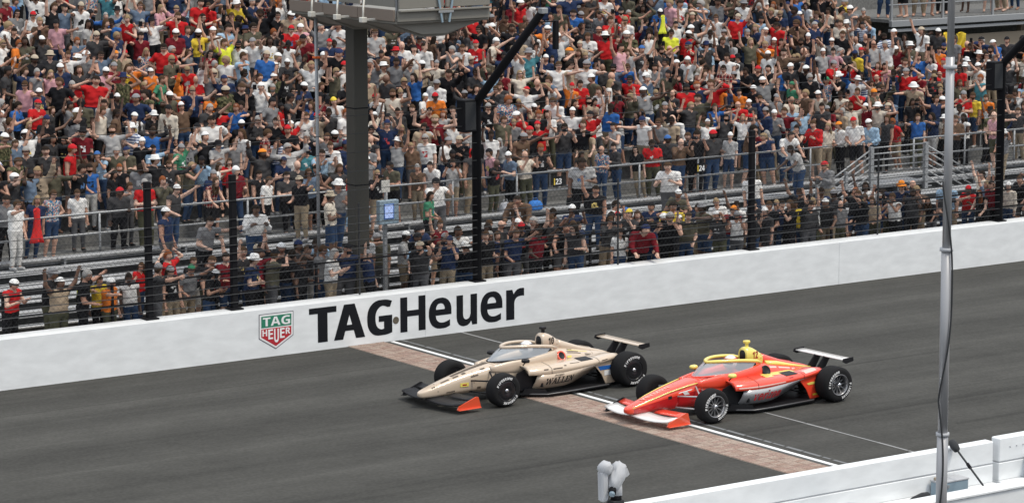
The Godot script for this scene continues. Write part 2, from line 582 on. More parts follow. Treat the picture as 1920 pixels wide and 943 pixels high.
	for sx in [-1.0, 1.0]:
		part("post", box_mesh(Vector3(0.11, 1.9, 0.11), Vector3(sx, DECK_Y + 0.12, tz)), M.galvanised, stair)
		for b in 6:
			part("bar", tube_mesh([Vector3(sx, DECK_Y + 0.15 + b * 0.17, tz), Vector3(sx * 2.9, WALK_Y + 0.12 + b * 0.17, tz)], 0.022, 6), M.galvanised, stair)
		part("post", box_mesh(Vector3(0.09, 1.2, 0.09), Vector3(sx * 1.9, 1.15, tz)), M.galvanised, stair)
		part("post", box_mesh(Vector3(0.09, 1.1, 0.09), Vector3(sx * 2.9, WALK_Y + 0.55, tz)), M.galvanised, stair)
		for s in 6:
			part("tread", box_mesh(Vector3(0.30, 0.04, 0.9), Vector3(sx * (1.15 + 0.3 * s), DECK_Y - 0.16 * (s + 1), tz - 0.5)), M.galvanised, stair)
	# upper deck at the far end
	var up := thing("upper_deck", "grey upper deck with a tan fascia and railings behind the crowd", "balcony", Vector3(29.5, 0, -15.4))
	part("floor", box_mesh(Vector3(24, 0.10, 4.0), Vector3(12, 4.80, -2.0)), M.stand_grey, up)
	part("edge_beam", box_mesh(Vector3(24, 0.20, 0.14), Vector3(12, 4.72, 0.07), 0.01), M.galvanised, up)
	part("lower_beam", box_mesh(Vector3(24, 0.10, 0.12), Vector3(12, 4.50, 0.02), 0.01), M.galvanised, up)
	part("fascia", box_mesh(Vector3(21, 0.46, 0.1), Vector3(13.6, 3.98, -0.35)), M.tan_fascia, up)
	part("back_wall", box_mesh(Vector3(24, 6.0, 0.1), Vector3(12, 3.0, -3.9)), M.stand_grey, up)
	for h in [0.45, 0.9]:
		part("rail", tube_mesh([Vector3(0, 4.86 + h, 0), Vector3(24, 4.86 + h, 0)], 0.025, 6), M.galvanised, up)
	for k in 11:
		part("post", box_mesh(Vector3(0.07, 1.0, 0.07), Vector3(0.1 + k * 2.2, 5.30, 0.0)), M.galvanised, up)
		if k % 2 == 1: part("column", box_mesh(Vector3(0.2, 4.4, 0.2), Vector3(0.1 + k * 2.2, 2.3, -0.9)), M.tan_fascia, up)

# ------------------------------------------------------------------ catch fence
func build_fence() -> void:
	var f := thing("catch_fence", "black catch fence of steel posts and cables on top of the white wall", "fence")
	var z0 := -0.36
	for p in [[-18.0, 1], [-10.6, 0], [-4.57, 0], [-2.57, 0], [3.62, 1], [11.52, 0], [19.68, 1], [27.7, 0], [35.7, 1]]:
		var x: float = p[0]
		if p[1] == 1:
			var po := part("post", tube_mesh([Vector3(x, 0.95, z0), Vector3(x, 4.95, z0), Vector3(x, 5.12, z0 + 0.10), Vector3(x, 7.16, z0 + 2.5)], [0.105, 0.105, 0.10, 0.085], 10), M.black_steel, f)
			part("base_plate", box_mesh(Vector3(0.3, 0.03, 0.3), Vector3(x, 1.05, z0), 0.006), M.black_steel, po)
			part("arm_cap", box_mesh(Vector3(0.16, 0.12, 0.16), Vector3(x, 7.2, z0 + 2.55), 0.01), M.galvanised, po)
		else:
			var po := part("post", box_mesh(Vector3(0.135, 2.95, 0.12), Vector3(x, 2.42, z0), 0.012), M.black_steel, f)
			part("base_plate", box_mesh(Vector3(0.3, 0.03, 0.3), Vector3(x, 1.05, z0), 0.006), M.black_steel, po)
	var y := 1.20
	var n := 0
	while y < 5.1:
		var pts := []
		for k in 55:
			var x := -18.0 + k
			pts.append(Vector3(x, y + 0.012 * sin(x * 0.8 + n), z0 + 0.08))
		part("cable", tube_mesh(pts, 0.0095 if y < 2.6 else 0.007, 5), M.cable, f)
		y += 0.175 if y < 2.8 else 0.40
		n += 1
	for x in [-18.0, -14, -8, 0.5, 7.5, 15.5, 23.5, 31.5]:
		part("cable_spreader", box_mesh(Vector3(0.035, 2.0, 0.03), Vector3(x, 2.05, z0 + 0.06)), M.cable, f)
	var wires := new_st(true)
	for dirn in [1.0, -1.0]:
		var x := -20.0
		while x < 38.0:
			tube(wires, [Vector3(x, 1.06, z0 - 0.13 + 0.006 * dirn), Vector3(x + 2.4 * dirn, 3.85, z0 - 0.13 + 0.006 * dirn)], 0.0023, 3, false)
			x += 0.11
	var mesh := part("wire_mesh", done(wires), M.cable, f)
	mesh.set_meta("kind", "stuff")
	for h in [1.32, 1.75]:
		part("inner_rail", tube_mesh([Vector3(-18, h, z0 - 0.34), Vector3(38, h, z0 - 0.34)], 0.022, 6), M.black_steel, f)
	var ix := -17.5
	while ix < 37.0:
		part("inner_post", box_mesh(Vector3(0.05, 1.45, 0.05), Vector3(ix, 1.05, z0 - 0.34)), M.black_steel, f)
		ix += 2.45
	# loudspeakers on the tall posts
	for s in [[3.62, "beside the leaning fence arm over the timing screen"], [19.68, "on the tall fence post past the stairway"]]:
		var sp := thing("loudspeaker", "black box loudspeaker " + s[1], "speaker", Vector3(s[0] - 0.26, 4.40, z0))
		part("cabinet", box_mesh(Vector3(0.34, 0.72, 0.30), Vector3(0, 0.36, 0), 0.02), M.black_steel, sp)
		part("grille", box_mesh(Vector3(0.28, 0.62, 0.01), Vector3(0, 0.36, 0.156), 0.004), M.foam_black, sp)
		part("bracket", box_mesh(Vector3(0.14, 0.05, 0.05), Vector3(0.22, 0.36, 0)), M.cable, sp)
	var sm := thing("hanging_speaker", "slim black line speaker hanging from the leaning fence arm", "speaker", Vector3(4.05, 6.35, 2.05))
	part("cabinet", box_mesh(Vector3(0.10, 0.62, 0.12), Vector3(0, 0.31, 0), 0.01), M.black_steel, sm)
	part("hanger", box_mesh(Vector3(0.42, 0.03, 0.03), Vector3(-0.2, 0.60, 0)), M.black_steel, sm)

# ------------------------------------------------------------------ flag stand and its column
func build_flag_stand() -> void:
	var cx := 1.30
	var cz := -1.62
	var col := thing("column", "square dark brown steel column carrying the flag stand", "column", Vector3(cx, WALK_Y, cz))
	part("shaft", box_mesh(Vector3(0.36, 6.6, 0.36), Vector3(0, 3.3, 0), 0.012), M.column_paint, col)
	for y in [1.55, 2.9, 4.6]:
		part("joint_band", box_mesh(Vector3(0.368, 0.025, 0.368), Vector3(0, y, 0)), M.black_steel, col)
	part("base_plate", box_mesh(Vector3(0.6, 0.04, 0.6), Vector3(0, 0.02, 0), 0.008), M.column_paint, col)
	var fs := thing("flag_stand", "grey panelled flag stand platform high above the start line", "platform", Vector3(0.35, 7.06, 1.5))
	# local: x 0..2.35 along the track, z 0 at the track side, negative to the stand
	part("floor", box_mesh(Vector3(2.35, 0.10, 4.3), Vector3(1.175, 0.0, -2.15), 0.01), M.platform_grey, fs)
	for k in 3:
		part("side_panel", box_mesh(Vector3(0.05, 0.24, 1.41), Vector3(-0.03, 0.13, -0.72 - k * 1.43), 0.008), M.platform_brown, fs)
		part("side_upper_panel", box_mesh(Vector3(0.05, 0.52, 1.30), Vector3(0.04, 0.56, -0.72 - k * 1.43), 0.008), M.platform_grey, fs)
	for k in 2:
		part("front_panel", box_mesh(Vector3(1.15, 0.20, 0.05), Vector3(0.59 + k * 1.17, 0.10, 0.03), 0.008), M.platform_grey, fs)
		part("front_upper_panel", box_mesh(Vector3(1.12, 0.70, 0.05), Vector3(0.59 + k * 1.17, 0.62, 0.06), 0.01), M.platform_grey, fs)
	part("front_ledge", box_mesh(Vector3(2.3, 0.035, 0.14), Vector3(1.18, 0.225, 0.07), 0.005), M.platform_grey, fs)
	var em := new_st(true)
	lathe(em, [Vector2(0.001, 0.012), Vector2(0.10, 0.012), Vector2(0.13, 0.0)], 24, Transform3D(Basis().scaled(Vector3(1, 1.25, 1)), Vector3(1.95, 0.55, 0.087)))
	var emb := part("emblem", done(em), M.logo_white, fs)
	em = new_st(true)
	lathe(em, [Vector2(0.001, 0.018), Vector2(0.10, 0.018), Vector2(0.105, 0.0)], 24, Transform3D(Basis().scaled(Vector3(1, 1.25, 1)), Vector3(1.95, 0.55, 0.087)))
	part("emblem_disc", done(em), mat("emblem_dark", lin(0.04, 0.035, 0.08), 0.5), emb)
	for x in [1.0, 1.34]:
		part("brace", box_mesh(Vector3(0.045, 0.95, 0.03), Vector3(x, 0.42, 0.115), 0.004, Basis(Vector3(0, 0, 1), 0.18 if x < 1.2 else -0.18)), M.blue_grey, fs)
	part("brace_plate", box_mesh(Vector3(0.38, 0.05, 0.03), Vector3(1.17, 0.18, 0.125), 0.004), M.galvanised, fs)
	for k in 3:
		var z := -0.75 - k * 1.05
		var br := part("outrigger", box_mesh(Vector3(0.42, 0.045, 0.06), Vector3(-0.16, 0.02, z), 0.005), M.cream_paint, fs)
		part("outrigger_shoe", box_mesh(Vector3(0.13, 0.11, 0.13), Vector3(-0.34, 0.02, z), 0.01), M.cream_paint, br)
		part("outrigger_strut", tube_mesh([Vector3(-0.34, 0.07, z), Vector3(-0.30, 0.26, z - 0.05), Vector3(-0.05, 0.75, z - 0.35)], 0.022, 6), M.cream_paint, br)
	for z in [-0.3, -1.5, -2.9, -4.1]:
		part("keel_rib", plate_mesh([Vector2(0.0, -0.03), Vector2(2.35, -0.03), Vector2(2.2, -0.10), Vector2(1.35, -0.36), Vector2(0.75, -0.36), Vector2(0.1, -0.10)], 0.06, Transform3D(Basis(), Vector3(0, 0, z))), M.platform_grey, fs)
	part("keel_plate", plate_mesh([Vector2(0.02, -0.06), Vector2(2.33, -0.06), Vector2(1.35, -0.30), Vector2(0.75, -0.30)], 4.0, Transform3D(Basis(), Vector3(0, 0, -4.15))), M.platform_grey, fs)
	for z in [-0.05, -2.2, -4.2]:
		part("rail_post", box_mesh(Vector3(0.05, 1.4, 0.05), Vector3(0.06, 0.7, z)), M.galvanised, fs)
	for y in [0.95, 1.35]:
		part("rail", tube_mesh([Vector3(0.06, y, -4.2), Vector3(0.06, y, -0.05), Vector3(2.3, y, -0.05)], 0.022, 6), M.galvanised, fs)
	var pole := thing("conduit_pole", "thin grey conduit pole standing beside the dark column", "pole", Vector3(0.62, WALK_Y, -2.2))
	part("tube", tube_mesh([Vector3(0, 0, 0), Vector3(0, 7.0, 0)], 0.04, 8), M.galvanised, pole)
	part("foot", box_mesh(Vector3(0.2, 0.03, 0.2), Vector3(0, 0.015, 0), 0.005), M.galvanised, pole)
	part("clip", box_mesh(Vector3(0.14, 0.05, 0.14), Vector3(0, 5.7, 0), 0.01), mat("orange_tag", lin(0.75, 0.14, 0.02), 0.6), pole)
	# monitor cabinet on the right of the column
	var mon := thing("monitor_cabinet", "grey cabinet with a small pale blue screen on a post beside the column", "monitor", Vector3(2.13, WALK_Y, -1.72))
	part("post", box_mesh(Vector3(0.08, 2.2, 0.08), Vector3(0, 1.1, -0.12), 0.006), M.galvanised, mon)
	part("cabinet", box_mesh(Vector3(0.52, 0.54, 0.14), Vector3(0, 2.20, 0), 0.015), M.blue_grey, mon)
	var fr := part("screen_frame", box_mesh(Vector3(0.26, 0.34, 0.02), Vector3(-0.01, 2.22, 0.078), 0.004), M.blue_frame, mon)
	part("screen", box_mesh(Vector3(0.22, 0.30, 0.008), Vector3(-0.02, 2.225, 0.092)), M.screen, fr)
	part("notice", box_mesh(Vector3(0.22, 0.27, 0.03), Vector3(-0.05, 2.78, 0.0), 0.005), M.pale_plate, mon)
	part("notice_stem", box_mesh(Vector3(0.04, 0.3, 0.03), Vector3(-0.05, 2.55, -0.02)), M.galvanised, mon)

# ------------------------------------------------------------------ pit side
func build_pit_side() -> void:
	struct("pit_lane", box_mesh(Vector3(180, 0.05, 30), Vector3(20, -0.027, 33.0)), M.asphalt)
	var segs := [[-70.0, 1.57, "long white pit wall section with a joint groove along its side"], [1.70, 40.0, "white pit wall section beyond the narrow gap beside the boom microphone"]]
	for s in segs:
		var up: float = 0.0 if s[0] < 0.0 else 0.03
		var w := thing("pit_wall", s[2], "wall", Vector3(s[0], 0, 17.85), "pit wall sections")
		var l: float = s[1] - s[0]
		part("upper_block", box_mesh(Vector3(l, 0.38 + up, 0.20), Vector3(l * 0.5, 0.81 + up * 0.5, 0.10), 0.018), M.wall_paint, w)
		part("groove", box_mesh(Vector3(l - 0.02, 0.02, 0.18), Vector3(l * 0.5, 0.61, 0.10)), M.cover_grey, w)
		part("lower_block", box_mesh(Vector3(l, 0.30, 0.20), Vector3(l * 0.5, 0.455, 0.10), 0.010), M.wall_paint, w)
		part("footing", box_mesh(Vector3(l, 0.31, 0.52), Vector3(l * 0.5, 0.148, 0.26), 0.012), M.wall_paint, w)
		for k in 3:
			part("lifting_stud", tube_mesh([Vector3(fmod(0.25 + k * 0.15, l), 0.86, 0.20), Vector3(fmod(0.25 + k * 0.15, l), 0.86, 0.215)], 0.012, 8), M.cover_grey, w)
	var lw := thing("low_wall", "lower white wall with a flat top on the pit side", "wall", Vector3(-40, 0, 19.15))
	part("block", box_mesh(Vector3(90, 0.58, 0.28), Vector3(45, 0.29, 0.14), 0.015), M.wall_paint, lw)
	part("cap", box_mesh(Vector3(90, 0.05, 0.34), Vector3(45, 0.604, 0.14), 0.012), M.wall_paint, lw)
	# tall pole with a cable
	var p := thing("light_pole", "tall slim grey metal pole with a loose black cable on the pit side", "pole", Vector3(-1.45, 0, 20.0))
	part("lower_tube", tube_mesh([Vector3(0, 0, 0), Vector3(0, 1.86, 0)], 0.088, 16), M.pole_grey, p)
	part("middle_tube", tube_mesh([Vector3(0, 1.86, 0), Vector3(0, 4.75, 0)], 0.078, 16), M.pole_grey, p)
	part("upper_tube", tube_mesh([Vector3(0, 4.75, 0), Vector3(0, 7.7, 0)], 0.066, 16), M.pole_grey, p)
	part("top_tube", tube_mesh([Vector3(0, 7.7, 0), Vector3(0, 11.0, 0)], 0.056, 16), M.pole_grey, p)
	for y in [1.86, 4.75, 7.55]:
		part("collar", tube_mesh([Vector3(0, y - 0.025, 0), Vector3(0, y + 0.025, 0)], 0.105, 16), M.cover_grey, p)
	var cb := []
	for k in 60:
		var y := 0.5 + k * 0.09
		var a := 2.6 + sin(y * 1.15) * 1.5
		cb.append(Vector3(cos(a) * 0.105, y, absf(sin(a)) * 0.105))
	part("cable", tube_mesh(cb, 0.014, 6), M.foam_black, p)
	# boom microphone
	var mic := thing("boom_microphone", "black foam microphone on a thin boom leaning over the pit wall", "microphone", Vector3(0.15, 0, 20.0))
	part("boom", tube_mesh([Vector3(0, 0.0, 0.0), Vector3(0.17, 0.42, -0.63), Vector3(0.43, 1.02, -1.80)], 0.017, 8), M.foam_black, mic)
	part("clamp", tube_mesh([Vector3(0.335, 0.80, -1.37), Vector3(0.355, 0.85, -1.46)], 0.028, 8), M.black_steel, mic)
	part("windshield", tube_mesh([Vector3(0.42, 1.00, -1.76), Vector3(0.425, 1.015, -1.79), Vector3(0.45, 1.065, -1.88), Vector3(0.475, 1.11, -1.96), Vector3(0.485, 1.125, -1.99)], [0.02, 0.058, 0.075, 0.06, 0.015], 12), M.foam_black, mic)
	# remote camera in a pale rain cover
	var rc := thing("remote_camera", "remote camera head in pale grey rain covers mounted on the pit wall", "camera", Vector3(-6.27, 1.0, 17.95))
	rc.scale = Vector3(0.86, 0.92, 0.86)
	part("mount", box_mesh(Vector3(0.24, 0.10, 0.2), Vector3(0.04, 0.05, 0), 0.01), M.foam_black, rc)
	part("turntable", tube_mesh([Vector3(0.05, 0.10, 0), Vector3(0.05, 0.2, 0)], 0.10, 14), M.black_steel, rc)
	part("yoke", tube_mesh([Vector3(0.05, 0.18, 0), Vector3(0.06, 0.30, 0), Vector3(0.07, 0.42, 0.0)], [0.11, 0.10, 0.08], 12), M.cover_grey, rc)
	part("camera_cover", crumple(tube_mesh([Vector3(-0.11, 0.30, 0.06), Vector3(-0.08, 0.335, 0.055), Vector3(-0.04, 0.38, 0.045), Vector3(0.0, 0.43, 0.03), Vector3(0.04, 0.48, 0.02), Vector3(0.09, 0.54, 0.0), Vector3(0.14, 0.60, -0.02), Vector3(0.18, 0.64, -0.03), Vector3(0.21, 0.66, -0.045)], [0.06, 0.10, 0.12, 0.13, 0.14, 0.145, 0.14, 0.12, 0.04], 22), 0.045, 9.0), M.cover_grey, rc)
	part("cover_flap", plate_mesh([Vector2(0, 0), Vector2(0.14, -0.04), Vector2(0.19, -0.15), Vector2(0.12, -0.19), Vector2(0.05, -0.1)], 0.03, Transform3D(Basis(), Vector3(0.15, 0.64, -0.02))), M.cover_grey, rc)
	part("lens", tube_mesh([Vector3(-0.10, 0.31, 0.10), Vector3(-0.15, 0.26, 0.15)], 0.068, 14), M.black_steel, rc)
	var dome := new_st(true)
	var prof := []
	for k in 9:
		var a := PI * k / 8.0
		prof.append(Vector2(maxf(0.002, sin(a) * 0.135), -cos(a) * 0.125))
	lathe(dome, prof, 16, Transform3D(Basis(Vector3(0, 0, 1), -0.25) * Basis(Vector3(1, 0, 0), -PI / 2) * Basis.from_scale(Vector3(1.05, 1.0, 0.95)), Vector3(-0.17, 0.65, -0.03)))
	part("motor_cover", crumple(done(dome), 0.03, 10.0), M.cover_grey, rc)
	part("lens_hood", tube_mesh([Vector3(-0.13, 0.285, 0.13), Vector3(-0.175, 0.235, 0.175)], 0.052, 12), M.blue_grey, rc)
	part("motor_arm", box_mesh(Vector3(0.15, 0.52, 0.16), Vector3(-0.215, 0.36, -0.03), 0.03, Basis(Vector3(0, 0, 1), 0.04)), M.cover_grey, rc)
	part("cable", tube_mesh([Vector3(-0.14, 0.27, 0.12), Vector3(-0.28, 0.12, 0.16), Vector3(-0.38, -0.05, 0.16), Vector3(-0.40, -0.3, 0.16)], 0.008, 5), M.foam_black, rc)
	# equipment on the footing
	var bx := thing("equipment_box", "blue grey steel box on the footing beside the tall pole", "box", Vector3(0.42, 0.303, 18.22))
	part("body", box_mesh(Vector3(0.62, 0.22, 0.24), Vector3(0, 0.11, 0), 0.008), M.blue_grey, bx)
	part("lid", box_mesh(Vector3(0.64, 0.03, 0.26), Vector3(0, 0.236, 0), 0.006), M.cover_grey, bx)
	part("latch", box_mesh(Vector3(0.04, 0.05, 0.02), Vector3(-0.15, 0.16, 0.13)), M.galvanised, bx)
	part("hinge_block", box_mesh(Vector3(0.06, 0.05, 0.06), Vector3(-0.27, 0.275, -0.04), 0.008), M.tan_fascia, bx)
	var b2 := thing("equipment_box", "blue steel box fixed to the pit wall section past the gap", "box", Vector3(2.45, 0.303, 18.2))
	part("body", box_mesh(Vector3(0.3, 0.36, 0.22), Vector3(0, 0.18, 0), 0.008), M.blue_grey, b2)
	part("lid", box_mesh(Vector3(0.32, 0.03, 0.24), Vector3(0, 0.375, 0), 0.006), M.cover_grey, b2)
	part("latch", box_mesh(Vector3(0.04, 0.05, 0.02), Vector3(0, 0.28, 0.12)), M.galvanised, b2)
	var cy := thing("canister", "blue grey round canister with a pale lid beside the pit wall footing", "canister", Vector3(-2.02, 0, 18.55))
	part("drum", tube_mesh([Vector3(0, 0, 0), Vector3(0, 0.50, 0)], 0.135, 20), M.blue_grey, cy)
	part("lid", tube_mesh([Vector3(0, 0.50, 0), Vector3(0, 0.53, 0)], 0.14, 20), M.cover_grey, cy)
	var bag := thing("cable_bag", "crumpled black bag lying on the white footing by the pole", "bag", Vector3(-0.30, 0.303, 18.23))
	part("cloth", tube_mesh([Vector3(-0.22, 0.01, 0.02), Vector3(-0.1, 0.03, 0), Vector3(0.08, 0.055, 0.02), Vector3(0.22, 0.05, 0), Vector3(0.30, 0.02, 0)], [0.01, 0.03, 0.055, 0.05, 0.01], 10), M.foam_black, bag)

# ------------------------------------------------------------------ people
var poses := []        # each: {say, body, shirt, shirt_long, trousers, shorts, shoes, print, head}
var heads := {}        # hair and hat meshes in head space
enum {TORSO, UPARM, FOREARM, HAND, THIGH, CALF, FOOT, NECK}

func pose_list() -> Array:
	# say, left upper arm, left forearm, right upper arm, right forearm, lean, head turn, head tilt, seated
	var dn := Vector3(0.16, -1, 0.04)
	var dnf := Vector3(0.04, -1, 0.28)
	var L := []
	L.append(["standing arms down", dn, dnf, dn, dnf, 0.03, 0.1, 0.05, false])
	L.append(["hands joined", Vector3(0.2, -1, 0.12), Vector3(-0.55, -0.35, 0.8), Vector3(0.2, -1, 0.12), Vector3(-0.55, -0.35, 0.8), 0.05, -0.2, 0.1, false])
	L.append(["clapping", Vector3(0.28, -0.85, 0.42), Vector3(-0.52, 0.5, 0.75), Vector3(0.28, -0.85, 0.42), Vector3(-0.52, 0.45, 0.75), 0.06, 0.1, 0.05, false])
	L.append(["both arms raised", Vector3(0.55, 0.8, 0.15), Vector3(0.15, 1, 0.12), Vector3(0.6, 0.75, 0.1), Vector3(0.2, 1, 0.1), -0.03, 0.0, -0.1, false])
	L.append(["right arm raised", dn, dnf, Vector3(0.35, 0.85, 0.3), Vector3(0.1, 1, 0.2), 0.0, 0.2, 0.0, false])
	L.append(["left arm raised", Vector3(0.35, 0.85, 0.3), Vector3(0.1, 1, 0.2), dn, Vector3(0.0, -0.9, 0.5), 0.0, -0.2, 0.0, false])
	L.append(["pointing ahead", dn, dnf, Vector3(0.35, 0.12, 0.9), Vector3(0.25, 0.22, 0.95), 0.08, 0.25, 0.05, false])
	L.append(["reaching out", Vector3(0.75, 0.15, 0.65), Vector3(0.8, 0.3, 0.6), dn, Vector3(-0.3, -0.2, 0.9), 0.08, -0.3, 0.05, false])
	L.append(["filming two-handed", Vector3(0.25, -0.35, 0.9), Vector3(-0.35, 0.85, 0.45), Vector3(0.25, -0.35, 0.9), Vector3(-0.35, 0.85, 0.45), 0.03, 0.0, 0.05, false])
	L.append(["filming one-handed", dn, Vector3(-0.2, -0.5, 0.8), Vector3(0.3, 0.45, 0.8), Vector3(0.0, 0.95, 0.35), 0.02, 0.1, 0.0, false])
	L.append(["arms crossed", Vector3(0.22, -0.95, 0.25), Vector3(-0.9, 0.12, 0.45), Vector3(0.22, -0.95, 0.25), Vector3(-0.9, 0.05, 0.5), 0.0, 0.15, 0.05, false])
	L.append(["hands on hips", Vector3(0.7, -0.8, -0.2), Vector3(-0.85, -0.45, 0.25), Vector3(0.7, -0.8, -0.2), Vector3(-0.85, -0.45, 0.25), 0.02, -0.1, 0.05, false])
	L.append(["hands on head", Vector3(0.85, 0.45, 0.2), Vector3(-0.75, 0.6, 0.0), Vector3(0.85, 0.45, 0.2), Vector3(-0.75, 0.6, 0.0), -0.02, 0.1, 0.0, false])
	L.append(["leaning forward", Vector3(0.2, -0.8, 0.5), Vector3(-0.1, -0.5, 0.8), Vector3(0.2, -0.8, 0.5), Vector3(-0.1, -0.5, 0.8), 0.42, 0.2, -0.25, false])
	L.append(["sitting", Vector3(0.15, -0.9, 0.35), Vector3(-0.25, -0.25, 0.9), Vector3(0.15, -0.9, 0.35), Vector3(-0.25, -0.25, 0.9), 0.10, 0.1, 0.0, true])
	L.append(["waving", Vector3(0.8, 0.25, 0.3), Vector3(0.25, 1, 0.2), Vector3(0.2, -0.8, 0.4), Vector3(-0.4, 0.5, 0.7), 0.03, 0.2, 0.0, false])
	L.append(["shading eyes", dn, dnf, Vector3(0.75, 0.1, 0.55), Vector3(-0.8, 0.55, 0.25), 0.02, 0.1, 0.0, false])
	L.append(["cheering fists up", Vector3(0.75, 0.3, 0.3), Vector3(-0.15, 1, 0.15), Vector3(0.75, 0.35, 0.25), Vector3(-0.1, 1, 0.2), -0.05, 0.0, -0.15, false])
	for k in [6, 7, 9, 15, 16]:                     # the same gestures with the other arm
		var q: Array = L[k].duplicate()
		q[1] = L[k][3]; q[2] = L[k][4]; q[3] = L[k][1]; q[4] = L[k][2]
		q[6] = -L[k][6]
		L.append(q)
	L.append(["reaching up and forward", Vector3(0.3, 0.5, 0.75), Vector3(0.1, 0.55, 0.8), dn, Vector3(-0.2, -0.3, 0.9), 0.14, -0.35, 0.0, false])
	L.append(["arms spread wide", Vector3(0.95, 0.2, 0.3), Vector3(0.8, 0.65, 0.2), Vector3(0.95, 0.1, 0.35), Vector3(0.7, 0.75, 0.3), 0.0, 0.4, -0.05, false])
	L.append(["turned aside", Vector3(0.25, -0.9, 0.2), Vector3(-0.4, 0.3, 0.85), dn, dnf, 0.10, 0.75, 0.1, false])
	L.append(["looking round", dn, Vector3(-0.3, 0.2, 0.9), dn, dnf, 0.06, -0.8, 0.05, false])
	return L

func make_people() -> void:
	make_heads()
	for p in pose_list(): poses.append(make_pose(p))

func make_pose(p: Array) -> Dictionary:
	var seated: bool = p[8]
	var lean: float = p[5]
	var hip := Vector3(0, 0.93, 0) if not seated else Vector3(0, 0.56, -0.05)
	var tip := func(v: Vector3) -> Vector3: return hip + Basis(Vector3(1, 0, 0), lean) * v
	var B := []   # a, b, ra, rb, tag
	var shoulder := {}
	for s in [1.0, -1.0]:
		B.append([tip.call(Vector3(0.065 * s, 0.0, 0)), tip.call(Vector3(0.055 * s, 0.20, 0.0)), 0.118, 0.108, TORSO])
		B.append([tip.call(Vector3(0.055 * s, 0.20, 0)), tip.call(Vector3(0.078 * s, 0.40, -0.005)), 0.108, 0.108, TORSO])
		B.append([tip.call(Vector3(0.08 * s, 0.47, -0.01)), tip.call(Vector3(0.175 * s, 0.465, -0.012)), 0.070, 0.060, TORSO])
		shoulder[s] = tip.call(Vector3(0.188 * s, 0.455, -0.012))
	B.append([tip.call(Vector3(0, 0.46, -0.015)), tip.call(Vector3(0, 0.60, 0.005)), 0.062, 0.054, NECK])
	var hands := []
	for k in 2:
		var s := 1.0 if k == 0 else -1.0
		var u: Vector3 = (p[1 + k * 2] as Vector3).normalized() * Vector3(s, 1, 1)
		var f: Vector3 = (p[2 + k * 2] as Vector3).normalized() * Vector3(s, 1, 1)
		var sh: Vector3 = shoulder[s]
		var el := sh + u * 0.285
		var wr := el + f * 0.245
		var pm := wr + f * 0.075
		B.append([sh, el, 0.056, 0.043, UPARM])
		B.append([el, wr, 0.044, 0.030, FOREARM])
		B.append([wr, pm, 0.032, 0.036, HAND])
		hands.append([pm, f, s])
		var hj := hip + Vector3(0.095 * s, -0.02, 0)
		var kn := Vector3(0.115 * s, 0.49, 0.03)
		var an := Vector3(0.125 * s, 0.09, -0.02)
		if seated:
			kn = Vector3(0.14 * s, 0.52, 0.38)
			an = Vector3(0.14 * s, 0.09, 0.40)
		B.append([hj, kn, 0.098, 0.064, THIGH])
		B.append([kn, an, 0.062, 0.043, CALF])
		B.append([an + Vector3(0, -0.03, -0.02), an + Vector3(0.015 * s, -0.05, 0.15), 0.046, 0.036, FOOT])
	var net := body_net(B, 0.03)
	# the head, turned on the neck
	var hb := Basis(Vector3.UP, p[6]) * Basis(Vector3(1, 0, 0), p[7] + lean * 0.3)
	var head := Transform3D(hb, tip.call(Vector3(0, 0.685, 0.03 + lean * 0.05)))
	var body := {"v": net.v.duplicate(), "n": net.n.duplicate(), "c": PackedColorArray(), "i": net.i.duplicate()}
	body.c.resize(body.v.size())
	body.c.fill(Color.WHITE)
	join(body, heads.skull, head)
	for h in hands: add_fingers(body, h[0], h[1], h[2])
	var out := {"say": p[0], "head": head, "body": arrays_mesh(body), "hands": hands, "seated": seated}
	out.shirt = garment(net, func(t, k, q): return (t == TORSO and q > 0.02) or (t == UPARM and k < 0.62) or (t == NECK and k < 0.22), 0.016, 0.026)
	out.shirt_long = garment(net, func(t, k, q): return (t == TORSO and q > 0.02) or t == UPARM or (t == FOREARM and k < 0.92) or (t == NECK and k < 0.30), 0.018, 0.028)
	out.tank = garment(net, func(t, k, q): return (t == TORSO and q > 0.02) or (t == UPARM and k < 0.10), 0.014, 0.022)
	out.trousers = garment(net, func(t, k, q): return (t == TORSO and q < 0.14) or t == THIGH or (t == CALF and k < 0.97), 0.010, 0.010)
	out.shorts = garment(net, func(t, k, q): return (t == TORSO and q < 0.14) or (t == THIGH and k < 0.96), 0.014, 0.010)
	for s in [1.0, -1.0]:
		var foot := PackedByteArray()
		foot.resize(net.v.size())
		for i in net.v.size(): foot[i] = 1 if net.v[i].x * s > 0.0 and (net.t[i] == FOOT or (net.t[i] == CALF and net.k[i] > 0.94)) else 0
		out["shoe_left" if s > 0.0 else "shoe_right"] = garment_mask(net, foot, 0.010, 0.0)
	# printed panel on the chest
	var fwd := Basis(Vector3(1, 0, 0), lean) * Vector3(0, 0, 1)
	var keep := PackedByteArray()
	keep.resize(net.v.size())
	for i in net.v.size():
		var w: Vector3 = Basis(Vector3(1, 0, 0), -lean) * (net.v[i] - hip)
		keep[i] = 1 if net.t[i] == TORSO and net.n[i].dot(fwd) > 0.6 and absf(w.x) < 0.085 and w.y > 0.20 and w.y < 0.37 and noise.get_noise_3d(w.x * 16.0, w.y * 16.0, p[6] * 9.0) > -0.12 else 0
	out.print = garment_mask(net, keep, 0.022, 0.026)
	return out

